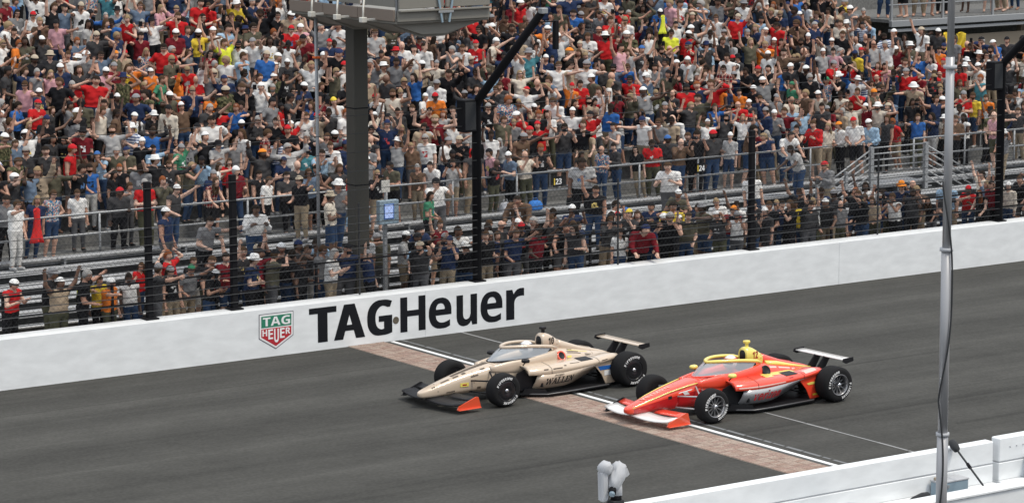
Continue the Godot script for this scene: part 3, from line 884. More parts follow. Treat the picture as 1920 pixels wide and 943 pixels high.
func body_net(B: Array, cell: float) -> Dictionary:
	var lo := Vector3(9, 9, 9)
	var hi := Vector3(-9, -9, -9)
	for b in B:
		var r: float = maxf(b[2], b[3]) + cell * 2.5
		for q in [b[0], b[1]]:
			lo = lo.min(q - Vector3(r, r, r))
			hi = hi.max(q + Vector3(r, r, r))
	var nx := int((hi.x - lo.x) / cell) + 2
	var ny := int((hi.y - lo.y) / cell) + 2
	var nz := int((hi.z - lo.z) / cell) + 2
	var f := PackedFloat32Array()
	f.resize(nx * ny * nz)
	f.fill(1.0)
	var sy := nx
	var sz := nx * ny
	for b in B:
		var a: Vector3 = b[0]
		var ba: Vector3 = b[1] - a
		var bb := maxf(ba.length_squared(), 1e-6)
		var ra: float = b[2]
		var rd: float = b[3] - ra
		var kk := 0.03 if b[4] in [FOREARM, HAND, FOOT, UPARM] else 0.05
		var r: float = maxf(b[2], b[3]) + cell * 2.2
		var l: Vector3 = (a.min(b[1]) - Vector3(r, r, r) - lo) / cell
		var h: Vector3 = (a.max(b[1]) + Vector3(r, r, r) - lo) / cell
		for iz in range(maxi(0, int(l.z)), mini(nz, int(h.z) + 1)):
			for iy in range(maxi(0, int(l.y)), mini(ny, int(h.y) + 1)):
				var at := iz * sz + iy * sy
				for ix in range(maxi(0, int(l.x)), mini(nx, int(h.x) + 1)):
					var pa := Vector3(lo.x + ix * cell, lo.y + iy * cell, lo.z + iz * cell) - a
					var t := clampf(pa.dot(ba) / bb, 0.0, 1.0)
					var d := (pa - ba * t).length() - ra - rd * t
					var old := f[at + ix]
					var g := clampf(0.5 + 0.5 * (old - d) / kk, 0.0, 1.0)
					f[at + ix] = lerpf(old, d, g) - kk * g * (1.0 - g)
	var V := PackedVector3Array()
	var N := PackedVector3Array()
	var I := PackedInt32Array()
	var at_cell := PackedInt32Array()
	at_cell.resize(nx * ny * nz)
	at_cell.fill(-1)
	var corner := [0, 1, sy, sy + 1, sz, sz + 1, sz + sy, sz + sy + 1]
	var edges := [[0, 1], [2, 3], [4, 5], [6, 7], [0, 2], [1, 3], [4, 6], [5, 7], [0, 4], [1, 5], [2, 6], [3, 7]]
	var near := cell * 1.9
	for iz in nz - 1:
		for iy in ny - 1:
			for ix in nx - 1:
				var at := iz * sz + iy * sy + ix
				if absf(f[at]) > near: continue
				var inside := 0
				for c in corner:
					if f[at + c] < 0.0: inside += 1
				if inside == 0 or inside == 8: continue
				var sum := Vector3.ZERO
				var cnt := 0
				for e in edges:
					var fa := f[at + corner[e[0]]]
					var fb := f[at + corner[e[1]]]
					if (fa < 0.0) != (fb < 0.0):
						var t := fa / (fa - fb)
						var pa := Vector3(e[0] & 1, (e[0] >> 1) & 1, (e[0] >> 2) & 1)
						var pb := Vector3(e[1] & 1, (e[1] >> 1) & 1, (e[1] >> 2) & 1)
						sum += pa.lerp(pb, t)
						cnt += 1
				var g := Vector3.ZERO
				for c in 8:
					var fv := f[at + corner[c]]
					g.x += fv if c & 1 else -fv
					g.y += fv if c & 2 else -fv
					g.z += fv if c & 4 else -fv
				at_cell[at] = V.size()
				V.append(lo + (Vector3(ix, iy, iz) + sum / cnt) * cell)
				N.append(g.normalized())
	for iz in range(1, nz - 1):
		for iy in range(1, ny - 1):
			for ix in range(1, nx - 1):
				var at := iz * sz + iy * sy + ix
				if absf(f[at]) > near: continue
				for ax in 3:
					var st: int = [1, sy, sz][ax]
					if (f[at] < 0.0) == (f[at + st] < 0.0): continue
					var s1: int = [sy, sz, 1][ax]
					var s2: int = [sz, 1, sy][ax]
					var q := [at_cell[at], at_cell[at - s1], at_cell[at - s1 - s2], at_cell[at - s2]]
					if q.min() < 0: continue
					var n := (V[q[2]] - V[q[0]]).cross(V[q[1]] - V[q[0]])
					if n.dot(N[q[0]]) < 0.0: q = [q[0], q[3], q[2], q[1]]
					I.append_array(PackedInt32Array([q[0], q[1], q[2], q[0], q[2], q[3]]))
	# which bone each vertex belongs to, how far along it, and how high up the torso it sits
	var T := PackedByteArray()
	var K := PackedFloat32Array()
	var Q := PackedFloat32Array()
	var hip: Vector3 = (B[0][0] + B[3][0]) * 0.5
	var top: Vector3 = (B[1][1] + B[4][1]) * 0.5
	var ax2 := (top - hip)
	for v in V:
		var best := 9.0
		var bt := 0
		var bk := 0.0
		for b in B:
			var ba: Vector3 = b[1] - b[0]
			var t := clampf((v - b[0]).dot(ba) / maxf(ba.length_squared(), 1e-6), 0.0, 1.0)
			var d: float = (v - (b[0] + ba * t)).length() - lerpf(b[2], b[3], t)
			if d < best:
				best = d
				bt = b[4]
				bk = t
		T.append(bt)
		K.append(bk)
		Q.append((v - hip).dot(ax2) / ax2.length_squared())
	return {"v": V, "n": N, "i": I, "t": T, "k": K, "q": Q}

func garment(net: Dictionary, test: Callable, out: float, fold: float) -> ArrayMesh:
	var keep := PackedByteArray()
	keep.resize(net.v.size())
	for i in net.v.size():
		keep[i] = 1 if test.call(net.t[i], net.k[i], net.q[i]) else 0
	return garment_mask(net, keep, out, fold)

func garment_mask(net: Dictionary, keep: PackedByteArray, out: float, fold: float) -> ArrayMesh:
	var map := {}
	var v := PackedVector3Array()
	var n := PackedVector3Array()
	var idx := PackedInt32Array()
	var I: PackedInt32Array = net.i
	for i in range(0, I.size(), 6):
		if keep[I[i]] + keep[I[i + 1]] + keep[I[i + 2]] + keep[I[i + 5]] < 3: continue
		for k in 6:
			var o := I[i + k]
			if not map.has(o):
				map[o] = v.size()
				var p: Vector3 = net.v[o]
				var w := noise.get_noise_3d(p.x * 7.0, p.y * 9.0, p.z * 7.0)
				v.append(p + net.n[o] * maxf(out * 0.5, out + fold * w))
				n.append(Vector3.ZERO)
			idx.append(map[o])
	for i in range(0, idx.size(), 3):
		var fn := (v[idx[i + 2]] - v[idx[i]]).cross(v[idx[i + 1]] - v[idx[i]])
		for k in 3: n[idx[i + k]] += fn
	for i in n.size(): n[i] = n[i].normalized()
	return arrays_mesh({"v": v, "n": n, "c": null, "i": idx})

func arrays_mesh(d: Dictionary) -> ArrayMesh:
	var a := []
	a.resize(Mesh.ARRAY_MAX)
	a[Mesh.ARRAY_VERTEX] = d.v
	a[Mesh.ARRAY_NORMAL] = d.n
	if d.c != null: a[Mesh.ARRAY_COLOR] = d.c
	a[Mesh.ARRAY_INDEX] = d.i
	var m := ArrayMesh.new()
	if d.v.size() > 2: m.add_surface_from_arrays(Mesh.PRIMITIVE_TRIANGLES, a)
	return m

func join(d: Dictionary, e: Dictionary, xf: Transform3D) -> void:
	var base: int = d.v.size()
	for i in e.v.size():
		d.v.append(xf * e.v[i])
		d.n.append((xf.basis * e.n[i]).normalized())
		d.c.append(e.c[i])
	for i in e.i: d.i.append(base + i)

func tube_arrays(pts: Array, rad: Array, sides: int) -> Dictionary:
	var d := {"v": PackedVector3Array(), "n": PackedVector3Array(), "c": PackedColorArray(), "i": PackedInt32Array()}
	for i in pts.size():
		var dir: Vector3 = (pts[mini(i + 1, pts.size() - 1)] - pts[maxi(i - 1, 0)]).normalized()
		var up := Vector3.UP if absf(dir.y) < 0.9 else Vector3.RIGHT
		var sx := dir.cross(up).normalized()
		var sy := sx.cross(dir)
		for k in sides:
			var a := TAU * k / sides
			var o := sx * cos(a) + sy * sin(a)
			d.v.append(pts[i] + o * rad[i])
			d.n.append(o)
			d.c.append(Color.WHITE)
	for i in pts.size() - 1:
		for k in sides:
			var a := i * sides + k
			var b := i * sides + (k + 1) % sides
			d.i.append_array(PackedInt32Array([a, b, b + sides, a, b + sides, a + sides]))
	return d

func add_fingers(body: Dictionary, palm: Vector3, dir: Vector3, s: float) -> void:
	var side := dir.cross(Vector3(0, 0, 1) if absf(dir.z) < 0.85 else Vector3(0, 1, 0)).normalized()
	var bend := side.cross(dir).normalized()
	if bend.z < 0.0: bend = -bend
	for k in 4:
		var base := palm + side * (k - 1.5) * 0.019 - dir * 0.005
		var l: float = [0.062, 0.075, 0.078, 0.066][k]
		var mid := base + dir * l * 0.55 + side * (k - 1.5) * 0.004 + bend * 0.004
		var tip := mid + (dir * 0.8 + bend * 0.5).normalized() * l * 0.5
		join(body, tube_arrays([base, mid, tip], [0.0095, 0.009, 0.006], 5), Transform3D())
	var tb := palm - dir * 0.045 + side * 0.028 * s
	var tm := tb + (dir * 0.6 + side * 0.8 * s + bend * 0.2).normalized() * 0.035
	join(body, tube_arrays([tb, tm, tm + (dir * 0.9 + bend * 0.3).normalized() * 0.032], [0.012, 0.010, 0.007], 5), Transform3D())

func skull_point(lat: float, lon: float) -> Vector3:
	# lat 0 top .. PI bottom, lon 0 = front
	var d := Vector3(sin(lat) * sin(lon), cos(lat), sin(lat) * cos(lon))
	var p := d * Vector3(0.076, 0.116, 0.096)
	if p.y < 0.0:
		var t := -p.y / 0.116
		p.x *= 1.0 - 0.24 * t * t
		p.z = p.z * (1.0 - 0.12 * t) + 0.012 * t
	var front := clampf(d.z, 0.0, 1.0)
	p.z += 0.024 * exp(-pow(p.x / 0.013, 2.0) - pow((p.y + 0.018) / 0.026, 2.0)) * front      # nose
	p.z -= 0.008 * exp(-pow((absf(p.x) - 0.032) / 0.015, 2.0) - pow((p.y - 0.012) / 0.013, 2.0)) * front   # eyes
	p.z += 0.005 * exp(-pow((p.y + 0.058) / 0.012, 2.0) - pow(p.x / 0.03, 2.0)) * front       # mouth
	p.x += signf(p.x) * 0.016 * exp(-pow((p.z + 0.005) / 0.016, 2.0) - pow((p.y - 0.0) / 0.026, 2.0)) * clampf(absf(d.x) * 1.5 - 0.6, 0.0, 1.0)   # ears
	return p

func shell(out: float, test: Callable, nlat := 18, nlon := 26, tint := false) -> Dictionary:
	var d := {"v": PackedVector3Array(), "n": PackedVector3Array(), "c": PackedColorArray(), "i": PackedInt32Array()}
	for i in nlat + 1:
		for j in nlon:
			var lat := PI * i / nlat
			var lon := TAU * j / nlon
			var p := skull_point(lat, lon)
			var n := (p / Vector3(0.076, 0.116, 0.096)).normalized()
			var c := Color.WHITE
			if tint and p.z > 0.03:
				if Vector2(absf(p.x) - 0.031, p.y - 0.012).length() < 0.0105: c = Color(0.26, 0.20, 0.17)
				elif Vector2((absf(p.x) - 0.031) * 0.6, p.y - 0.036).length() < 0.007: c = Color(0.5, 0.42, 0.36)
				elif absf(p.y + 0.058) < 0.011 and absf(p.x) < 0.028: c = Color(0.72, 0.42, 0.40)
			var hairy := 1.0
			if out > 0.0: hairy = 1.0 + 0.25 * noise.get_noise_3d(p.x * 60, p.y * 60, p.z * 60)
			d.v.append(p + n * out * hairy)
			d.n.append(n)
			d.c.append(c)
	for i in nlat:
		for j in nlon:
			var a := i * nlon + j
			var b := i * nlon + (j + 1) % nlon
			var mid: Vector3 = (d.v[a] + d.v[b + nlon]) * 0.5
			if test.call(mid): d.i.append_array(PackedInt32Array([a, b, b + nlon, a, b + nlon, a + nlon]))
	return d

func make_heads() -> void:
	heads.skull = shell(0.0, func(_p): return true, 22, 30, true)
	heads.short_hair = arrays_mesh(shell(0.014, func(p): return p.y > 0.052 - maxf(0.0, 0.045 - p.z) * 1.5))
	heads.bald = null
	var long := shell(0.018, func(p): return p.y > 0.058 - maxf(0.0, 0.052 - p.z) * 2.6)
	for k in 9:
		var a := PI * 0.55 + (PI * 0.9) * k / 8.0
		var top := Vector3(sin(a) * 0.082, 0.0, cos(a) * 0.085)
		join(long, tube_arrays([top, top + Vector3(sin(a) * 0.015, -0.10, cos(a) * 0.012), top + Vector3(sin(a) * 0.02, -0.20, -0.015), top + Vector3(0, -0.30, -0.02)], [0.024, 0.030, 0.030, 0.010], 6), Transform3D())
	heads.long_hair = arrays_mesh(long)
	var cap := shell(0.0195, func(p): return p.y > 0.043)
	var st := new_st(true)
	var rings := []
	for i in 4:
		var t := i / 3.0
		var ring := []
		for j in 11:
			var a := -1.15 + 2.3 * j / 10.0
			var r := 1.0 + t * 0.85 * cos(a * 1.1)
			ring.append(Vector3(sin(a) * 0.094, 0.055 - 0.022 * t * cos(a) - 0.006 * absf(a), cos(a) * 0.108 * r))
		rings.append(ring)
	loft(st, rings, false)
	var both := SurfaceTool.new()
	both.begin(Mesh.PRIMITIVE_TRIANGLES)
	both.append_from(arrays_mesh({"v": cap.v, "n": cap.n, "c": null, "i": cap.i}), 0, Transform3D())
	both.append_from(done(st), 0, Transform3D())
	heads.cap = both.commit()
	var back := SurfaceTool.new()
	back.begin(Mesh.PRIMITIVE_TRIANGLES)
	back.append_from(heads.cap, 0, Transform3D(Basis(Vector3.UP, PI), Vector3(0, 0.004, 0)))
	heads.backward_cap = back.commit()
	st = new_st(true)
	rings = []
	for q in [[0.150, 0.040], [0.165, 0.034], [0.095, 0.058], [0.090, 0.12], [0.070, 0.142], [0.002, 0.145]]:
		var ring := []
		for j in 18:
			var a := TAU * j / 18
			ring.append(Vector3(sin(a) * q[0] * 0.92, q[1] + 0.010 * cos(2 * a) * (1.0 if q[0] > 0.12 else 0.0), cos(a) * q[0] * 1.08))
		rings.append(ring)
	loft(st, rings, true, false, false)
	heads.brimmed_hat = done(st)
	heads.sunglasses = arrays_mesh(shell(0.010, func(p): return absf(p.y - 0.013) < 0.017 and p.z > 0.0))
	heads.beard = arrays_mesh(shell(0.008, func(p): return p.y < -0.042 and p.z > 0.0 and p.y > -0.125))
	heads.headphones = null

const SHIRTS := [
	["black", 0.014, 0.014, 0.016, 25], ["charcoal", 0.045, 0.044, 0.046, 16], ["white", 0.66, 0.65, 0.63, 18], ["grey", 0.18, 0.18, 0.185, 9], ["light grey", 0.36, 0.355, 0.35, 5],
	["navy", 0.020, 0.032, 0.075, 9], ["red", 0.45, 0.018, 0.02, 6.5], ["dark red", 0.15, 0.014, 0.02, 4], ["blue", 0.03, 0.11, 0.33, 2.2], ["light blue", 0.28, 0.40, 0.52, 4],
	["olive", 0.095, 0.088, 0.062, 5], ["tan", 0.36, 0.28, 0.20, 5], ["orange", 0.62, 0.17, 0.03, 2.0], ["yellow", 0.62, 0.45, 0.05, 0.6], ["pink", 0.55, 0.30, 0.33, 1.2], ["green", 0.05, 0.19, 0.11, 1.0],
	["teal", 0.07, 0.22, 0.26, 0.8], ["cream", 0.56, 0.50, 0.42, 4], ["neon yellow", 0.66, 0.70, 0.06, 0], ["brown", 0.12, 0.075, 0.05, 4], ["slate blue", 0.11, 0.15, 0.21, 4],
	["plaid", 0.30, 0.20, 0.20, 0.8], ["striped", 0.40, 0.42, 0.48, 1], ["floral", 0.16, 0.27, 0.36, 1], ["camouflage", 0.10, 0.10, 0.07, 1],
]
const LEGS := [["black", 0.016, 0.016, 0.018, 34], ["denim", 0.032, 0.058, 0.115, 34], ["khaki", 0.27, 0.215, 0.15, 12], ["grey", 0.10, 0.10, 0.105, 12], ["white", 0.50, 0.49, 0.47, 3], ["olive", 0.08, 0.08, 0.05, 8]]
const SKINS := [[0.55, 0.325, 0.235], [0.48, 0.27, 0.19], [0.58, 0.37, 0.28], [0.42, 0.225, 0.155], [0.30, 0.16, 0.105], [0.16, 0.085, 0.055], [0.09, 0.048, 0.032]]
const HAIRS := [["dark", 0.018, 0.013, 0.010, 30], ["brown", 0.06, 0.035, 0.02, 34], ["blond", 0.25, 0.18, 0.105, 14], ["grey", 0.28, 0.27, 0.26, 14], ["red", 0.20, 0.065, 0.025, 4]]
const HATS := [["white", 0.70, 0.70, 0.69, 44], ["black", 0.015, 0.015, 0.017, 22], ["red", 0.45, 0.02, 0.026, 8], ["grey", 0.22, 0.22, 0.23, 12], ["navy", 0.02, 0.03, 0.08, 11], ["tan", 0.40, 0.34, 0.26, 8], ["blue", 0.05, 0.13, 0.34, 1.5], ["orange", 0.68, 0.22, 0.03, 2], ["green", 0.04, 0.19, 0.10, 0.7], ["yellow", 0.66, 0.50, 0.06, 0.7]]

func pick(list: Array) -> Array:
	var sum := 0.0
	for a in list: sum += a[4]
	var r := rng.randf() * sum
	for a in list:
		r -= a[4]
		if r <= 0.0: return a
	return list[0]

func named(list: Array, called: String) -> Array:
	for a in list:
		if a[0] == called: return a
	return list[0]

func cloth_material(a: Array, kind: String) -> StandardMaterial3D:
	var key: String = kind + "_" + str(a[0])
	if M.has(key): return M[key]
	var m := mat(key, lin(a[1], a[2], a[3]), 0.92)
	m.metallic_specular = 0.25
	if kind == "skin": m.roughness = 0.6
	if kind == "shirt" and a[0] in ["plaid", "striped", "floral", "camouflage"]:
		var im := Image.create(128, 128, false, Image.FORMAT_RGB8)
		var nz := FastNoiseLite.new()
		nz.seed = 77
		nz.frequency = 0.045 if a[0] == "floral" else 0.03
		for y in 128:
			for x in 128:
				var c := Color(0.16, 0.05, 0.06)
				if a[0] == "plaid":
					c = Color(0.55, 0.16, 0.15)
					if (x / 16) % 2 == 0: c = c.lerp(Color(0.08, 0.08, 0.12), 0.5)
					if (y / 16) % 2 == 0: c = c.lerp(Color(0.08, 0.08, 0.12), 0.5)
					if x % 32 < 3 or y % 32 < 3: c = Color(0.8, 0.76, 0.7)
				elif a[0] == "striped":
					c = Color(0.85, 0.86, 0.88) if (y / 11) % 2 == 0 else Color(0.25, 0.32, 0.48)
				else:
					var v := nz.get_noise_2d(x, y)
					var w := nz.get_noise_2d(x + 400, y + 90)
					if a[0] == "floral":
						c = Color(0.16, 0.42, 0.58) if v < 0.12 else Color(0.88, 0.85, 0.78)
						if w > 0.25: c = Color(0.85, 0.4, 0.22)
						if w < -0.25: c = Color(0.12, 0.22, 0.30)
					else:
						c = Color(0.42, 0.40, 0.30) if v < 0.0 else Color(0.27, 0.29, 0.20)
						if w > 0.15: c = Color(0.14, 0.13, 0.10)
				im.set_pixel(x, y, c)
		m.albedo_color = Color.WHITE
		m.albedo_texture = ImageTexture.create_from_image(im)
		m.uv1_triplanar = true
		m.uv1_scale = Vector3(2.4, 2.4, 2.4)
	return m

func skin_material(k: int) -> StandardMaterial3D:
	var key := "skin_%d" % k
	if not M.has(key):
		var s: Array = SKINS[k]
		var m := mat(key, lin(s[0], s[1], s[2]), 0.6)
		m.vertex_color_use_as_albedo = true
	return M[key]

func dress() -> Dictionary:
	var d := {}
	d.shirt = pick(SHIRTS)
	var sl := rng.randf()
	d.sleeves = "shirt_long" if sl < 0.13 else "tank" if sl < 0.33 else "shirt"
	d.legs = pick(LEGS)
	d.legwear = "shorts" if rng.randf() < 0.4 else "trousers"
	d.skin = [0, 0, 0, 1, 1, 2, 2, 2, 3, 3, 4, 5, 6][rng.randi() % 13]
	d.hair = pick(HAIRS) if d.skin < 5 else HAIRS[0]
	var r := rng.randf()
	d.cut = "cap" if r < 0.27 else "backward_cap" if r < 0.31 else "brimmed_hat" if r < 0.35 else "long_hair" if r < 0.56 else "bald" if r < 0.60 else "short_hair"
	d.hat = pick(HATS)
	d.glasses = rng.randf() < 0.26
	d.beard = d.cut != "long_hair" and rng.randf() < 0.10
	d.print = rng.randf() < 0.24
	d.print_tone = [[0.60, 0.60, 0.60], [0.42, 0.42, 0.42], [0.40, 0.05, 0.05], [0.02, 0.02, 0.025], [0.55, 0.42, 0.15], [0.08, 0.16, 0.32], [0.6, 0.6, 0.6], [0.02, 0.02, 0.02]][rng.randi() % 8]
	d.tall = rng.randf_range(0.86, 1.02)
	d.sway = rng.randfn(0.0, 0.06)
	d.tip = rng.randfn(0.03, 0.05)
	d.wide = rng.randf_range(0.86, 1.08) if rng.randf() < 0.75 else rng.randf_range(1.08, 1.30)
	if d.cut == "long_hair":
		d.tall *= 0.95
		d.wide = minf(d.wide, 1.05) * 0.95
	return d

func add_spot(list: Array, pos: Vector3, place: String, pool: Array) -> void:
	var px := to_pixel(pos + Vector3(0, 1.5, 0))
	if px.x < -45 or px.x > 1965 or px.y < -70: return
	var d := dress()
	d.pos = pos
	d.place = place
	d.pose = pool[rng.randi() % pool.size()]
	var to := Vector2(2.0 - pos.x, 8.0 - pos.z)
	d.turn = atan2(to.x, to.y) + rng.randfn(-0.12, 0.62)
	d.turn = clampf(d.turn, -1.7, 1.5)
	d.px = to_pixel(pos + Vector3(0, 1.6 * d.tall, 0))
	list.append(d)

# what stands out in the photograph: where the head is, shirt, head cover, pose
const NOTABLE := [
	[1692, 150, "red", "cap grey", 12], [1757, 140, "red", "short_hair", 2], [1748, 92, "orange", "short_hair", 9], [1295, 175, "red", "cap black", 0], [1400, 160, "orange", "short_hair", 4],
	[1697, 252, "red", "short_hair", 11], [432, 80, "neon yellow", "short_hair", 3], [326, 15, "pink", "short_hair", 3], [140, 275, "red", "cap red", 0], [162, 325, "blue", "short_hair", 0],
	[82, 345, "floral", "short_hair", 11], [122, 345, "white", "short_hair", 0], [186, 283, "light blue", "cap blue", 8], [225, 290, "olive", "short_hair", 6], [255, 355, "red", "short_hair", 10],
	[290, 130, "orange", "cap white", 2], [20, 380, "white", "short_hair", 6], [312, 395, "navy", "cap white", 0], [350, 380, "grey", "short_hair", 7], [460, 392, "white", "short_hair", 2],
	[492, 395, "white", "short_hair", 0], [545, 395, "black", "backward_cap tan", 7], [522, 460, "charcoal", "cap white", 4], [592, 460, "light blue", "short_hair", 0], [440, 265, "grey", "short_hair", 0],
	[470, 255, "white", "long_hair", 0], [535, 300, "navy", "cap navy", 2], [565, 290, "teal", "cap navy", 8], [730, 285, "light grey", "brimmed_hat white", 3], [775, 255, "tan", "short_hair", 0],
	[818, 250, "white", "short_hair", 0], [630, 200, "white", "cap yellow", 0], [580, 80, "dark red", "cap black", 2], [625, 75, "dark red", "short_hair", 2], [535, 65, "red", "cap red", 2],
	[890, 75, "red", "cap red", 0], [720, 190, "white", "cap red", 0], [830, 195, "orange", "cap red", 2], [1020, 205, "red", "short_hair", 2], [1000, 215, "black", "short_hair", 0],
	[1050, 265, "charcoal", "short_hair", 8], [1015, 280, "black", "short_hair", 2], [985, 280, "cream", "bald", 8], [1110, 265, "tan", "long_hair", 13], [1143, 250, "light grey", "cap black", 2],
	[1192, 250, "white", "cap navy", 6], [1245, 255, "charcoal", "cap blue", 4], [1270, 378, "yellow", "short_hair", 0], [1165, 410, "white", "cap red", 1], [1185, 385, "olive", "cap blue", 7],
	[1255, 395, "black", "short_hair", 8], [1310, 385, "navy", "short_hair", 4], [1370, 385, "dark red", "cap orange", 10], [1080, 405, "navy", "cap white", 8], [1010, 405, "black", "short_hair", 3],
	[850, 412, "white", "short_hair", 6], [770, 440, "light grey", "cap white", 2], [1492, 385, "yellow", "short_hair", 0], [1450, 360, "black", "short_hair", 1], [1530, 290, "light grey", "short_hair", 13],
	[1520, 230, "red", "short_hair", 2], [1605, 240, "white", "cap red", 1], [1640, 245, "light blue", "backward_cap white", 1], [1820, 330, "red", "cap red", 2], [1845, 290, "cream", "short_hair", 3],
	[1810, 300, "light blue", "cap white", 0], [135, 560, "neon yellow", "short_hair", 0], [150, 500, "black", "short_hair", 7], [40, 540, "red", "cap white", 2], [200, 510, "orange", "cap white", 6],
	[325, 460, "red", "short_hair", 12], [410, 460, "dark red", "short_hair", 5], [395, 520, "black", "cap white", 2], [1260, 40, "white", "cap black", 3], [1245, 40, "neon yellow", "short_hair", 1],
	[1190, 120, "blue", "short_hair", 0], [1390, 30, "blue", "short_hair", 0], [1475, 170, "green", "cap green", 0], [1805, 190, "red", "cap grey", 10], [1825, 185, "yellow", "short_hair", 0],
	[1855, 180, "orange", "short_hair", 0], [1835, 125, "white", "cap white", 10], [490, 105, "blue", "cap tan", 0], [520, 100, "white", "cap white", 0], [470, 5, "navy", "short_hair", 3],
	[1145, 200, "blue", "short_hair", 0], [1085, 60, "black", "short_hair", 0], [1095, 165, "red", "short_hair", 2], [270, 10, "blue", "short_hair", 4], [210, 50, "blue", "short_hair", 0],
	[20, 10, "blue", "short_hair", 0], [60, 20, "white", "cap red", 10], [125, 150, "red", "short_hair", 2], [50, 190, "red", "cap red", 2], [240, 160, "dark red", "short_hair", 2],
	[385, 180, "orange", "short_hair", 2], [1700, 20, "charcoal", "cap white", 0], [780, 100, "white", "cap black", 3], [810, 140, "white", "cap grey", 1], [860, 90, "white", "short_hair", 0],
]

func build_crowd() -> void:
	make_people()
	var list := []
	var calm := [0, 0, 1, 2, 2, 8, 8, 10, 11, 6, 7, 13, 4, 16, 18, 19, 23, 25, 26, 26, 13]
	var lively := [0, 0, 1, 1, 2, 2, 2, 2, 3, 4, 4, 5, 5, 6, 6, 7, 8, 8, 8, 9, 9, 10, 11, 15, 16, 17, 12, 18, 19, 20, 21, 22, 23, 24, 25, 26, 3, 3, 17, 17, 4, 5, 23, 23, 24, 21, 18]
	# pavement behind the catch fence
	for layer in 4:
		var x := -14.0 + layer * 0.17
		while x < 34.0:
			x += rng.randf_range(0.40, 0.70)
			var z := [-1.02, -1.62, -2.25, -2.95][layer] + rng.randf_range(-0.18, 0.18) as float
			var px := to_pixel(Vector3(x, 1.5, z)).x
			var thin := 0.12
			if px < 100: thin = 0.5
			if layer == 3: thin += 0.3
			if px < 660 and layer >= 2: thin += 0.4
			if px > 1180 and layer >= 2: thin += 0.25
			if rng.randf() < thin: continue
			if Vector2(x - 1.30, z + 1.62).length() < 0.5 or Vector2(x - 2.13, z + 1.75).length() < 0.42 or Vector2(x - 0.62, z + 2.2).length() < 0.3: continue
			add_spot(list, Vector3(x, WALK_Y, z), "behind catch fence", calm + [3, 3, 8, 9])
			# the front of this crowd is mostly in dark clothes
			if list.size() and rng.randf() < 0.36 and list[-1].place == "behind catch fence":
				list[-1].shirt = named(SHIRTS, ["black", "charcoal", "navy", "black"][rng.randi() % 4])
	for k in 5:
		var x := -14.0
		while x < 34.0:
			x += rng.randf_range(0.5, 1.2)
			var px := to_pixel(Vector3(x, 1.5, low_z(k))).x
			var keep := 0.10
			if px > 560: keep = 0.20
			if k == 4 or k == 0: keep += 0.10
			if absf(x - STAIR_X) < 3.2: keep = 0.0
			if absf(px - 1047.0) < 45.0 or absf(px - 1316.0) < 45.0: keep = 0.0     # the section plates stay in sight
			if rng.randf() < keep: add_spot(list, Vector3(x, low_y(k), low_z(k) - 0.16), "on low bleachers", calm)
	var x0 := -10.0
	for layer in 2:
		var x := x0 + layer * 0.3
		while x < 38.0:
			x += rng.randf_range(0.44, 0.78)
			if layer == 1 and rng.randf() < 0.45: continue
			if layer == 0 and rng.randf() < 0.16: continue
			add_spot(list, Vector3(x, DECK_Y, DECK_FRONT - 0.30 - layer * 0.62 + rng.randf_range(-0.08, 0.08)), "at handrail", calm + [14] if layer == 1 else calm)
	for k in ROWS:
		var x := -12.0 + rng.randf() * 0.4
		while x < 46.0:
			x += rng.randf_range(0.34, 0.52)
			if rng.randf() < 0.04: continue
			if k > 5 and x > 27.4: continue
			if k == 5 and x > 29.5: continue
			add_spot(list, Vector3(x, row_y(k), row_z(k) - 0.28 + rng.randf_range(-0.22, 0.22)), ["in first row above handrail", "in second row above handrail", "in third row above handrail", "in fourth row above handrail"][mini(k, 3)], lively)
	# people on the upper deck
	for k in 30:
		add_spot(list, Vector3(29.9 + k * 0.62 + rng.randf_range(-0.2, 0.2), 4.86, -16.1 + rng.randf_range(-0.3, 0.3)), "on the upper deck", calm)
	for nb in NOTABLE:
		var best = null
		var bd := 62.0
		for d in list:
			if d.has("notable"): continue
			var dist: float = d.px.distance_to(Vector2(nb[0], nb[1]))
			if dist < bd:
				bd = dist
				best = d
		if best != null:
			best.notable = true
			best.shirt = named(SHIRTS, nb[2])
			var h: PackedStringArray = nb[3].split(" ")
			best.cut = h[0]
			if h.size() > 1: best.hat = named(HATS, h[1])
			best.pose = nb[4]
			best.wide = clampf(best.wide, 1.0, 1.2)
	list.sort_custom(func(a, b): return a.pos.z > b.pos.z)
	var used := {}
	var rest := []
	for d in list:
		if used.get("#", 0) < 300:
			used["#"] = used.get("#", 0) + 1
			place_person(d, used)
		else:
			rest.append(d)
	place_mass(rest)
	hand_held()
	print("people: ", list.size(), " in the mass: ", rest.size())

func cloth(called: String, label: String, category: String, at: Vector3, wide: float, drop: float, key: String, c: Color, turn := 0.0, wave := 0.05) -> void:
	var o := thing(called, label, category, at)
	o.rotation.y = turn
	var st := new_st(true)
	var rings := []
	for i in 9:
		var t := i / 8.0
		var ring := []
		for j in 9:
			var u := j / 8.0 - 0.5
			ring.append(Vector3(u * wide * (1.0 - 0.25 * sin(t * 2.5)) + 0.10 * wide * sin(t * 4.0), -t * drop + 0.03 * cos(u * 7.0), wave * sin(u * 9.0 + t * 3.0) * (0.4 + t)))
		for j in range(8, -1, -1): ring.append(ring[j] + Vector3(0, 0, -0.008))
		rings.append(ring)
	loft(st, rings)
	part("fabric", done(st), mat(key, c, 0.9), o)

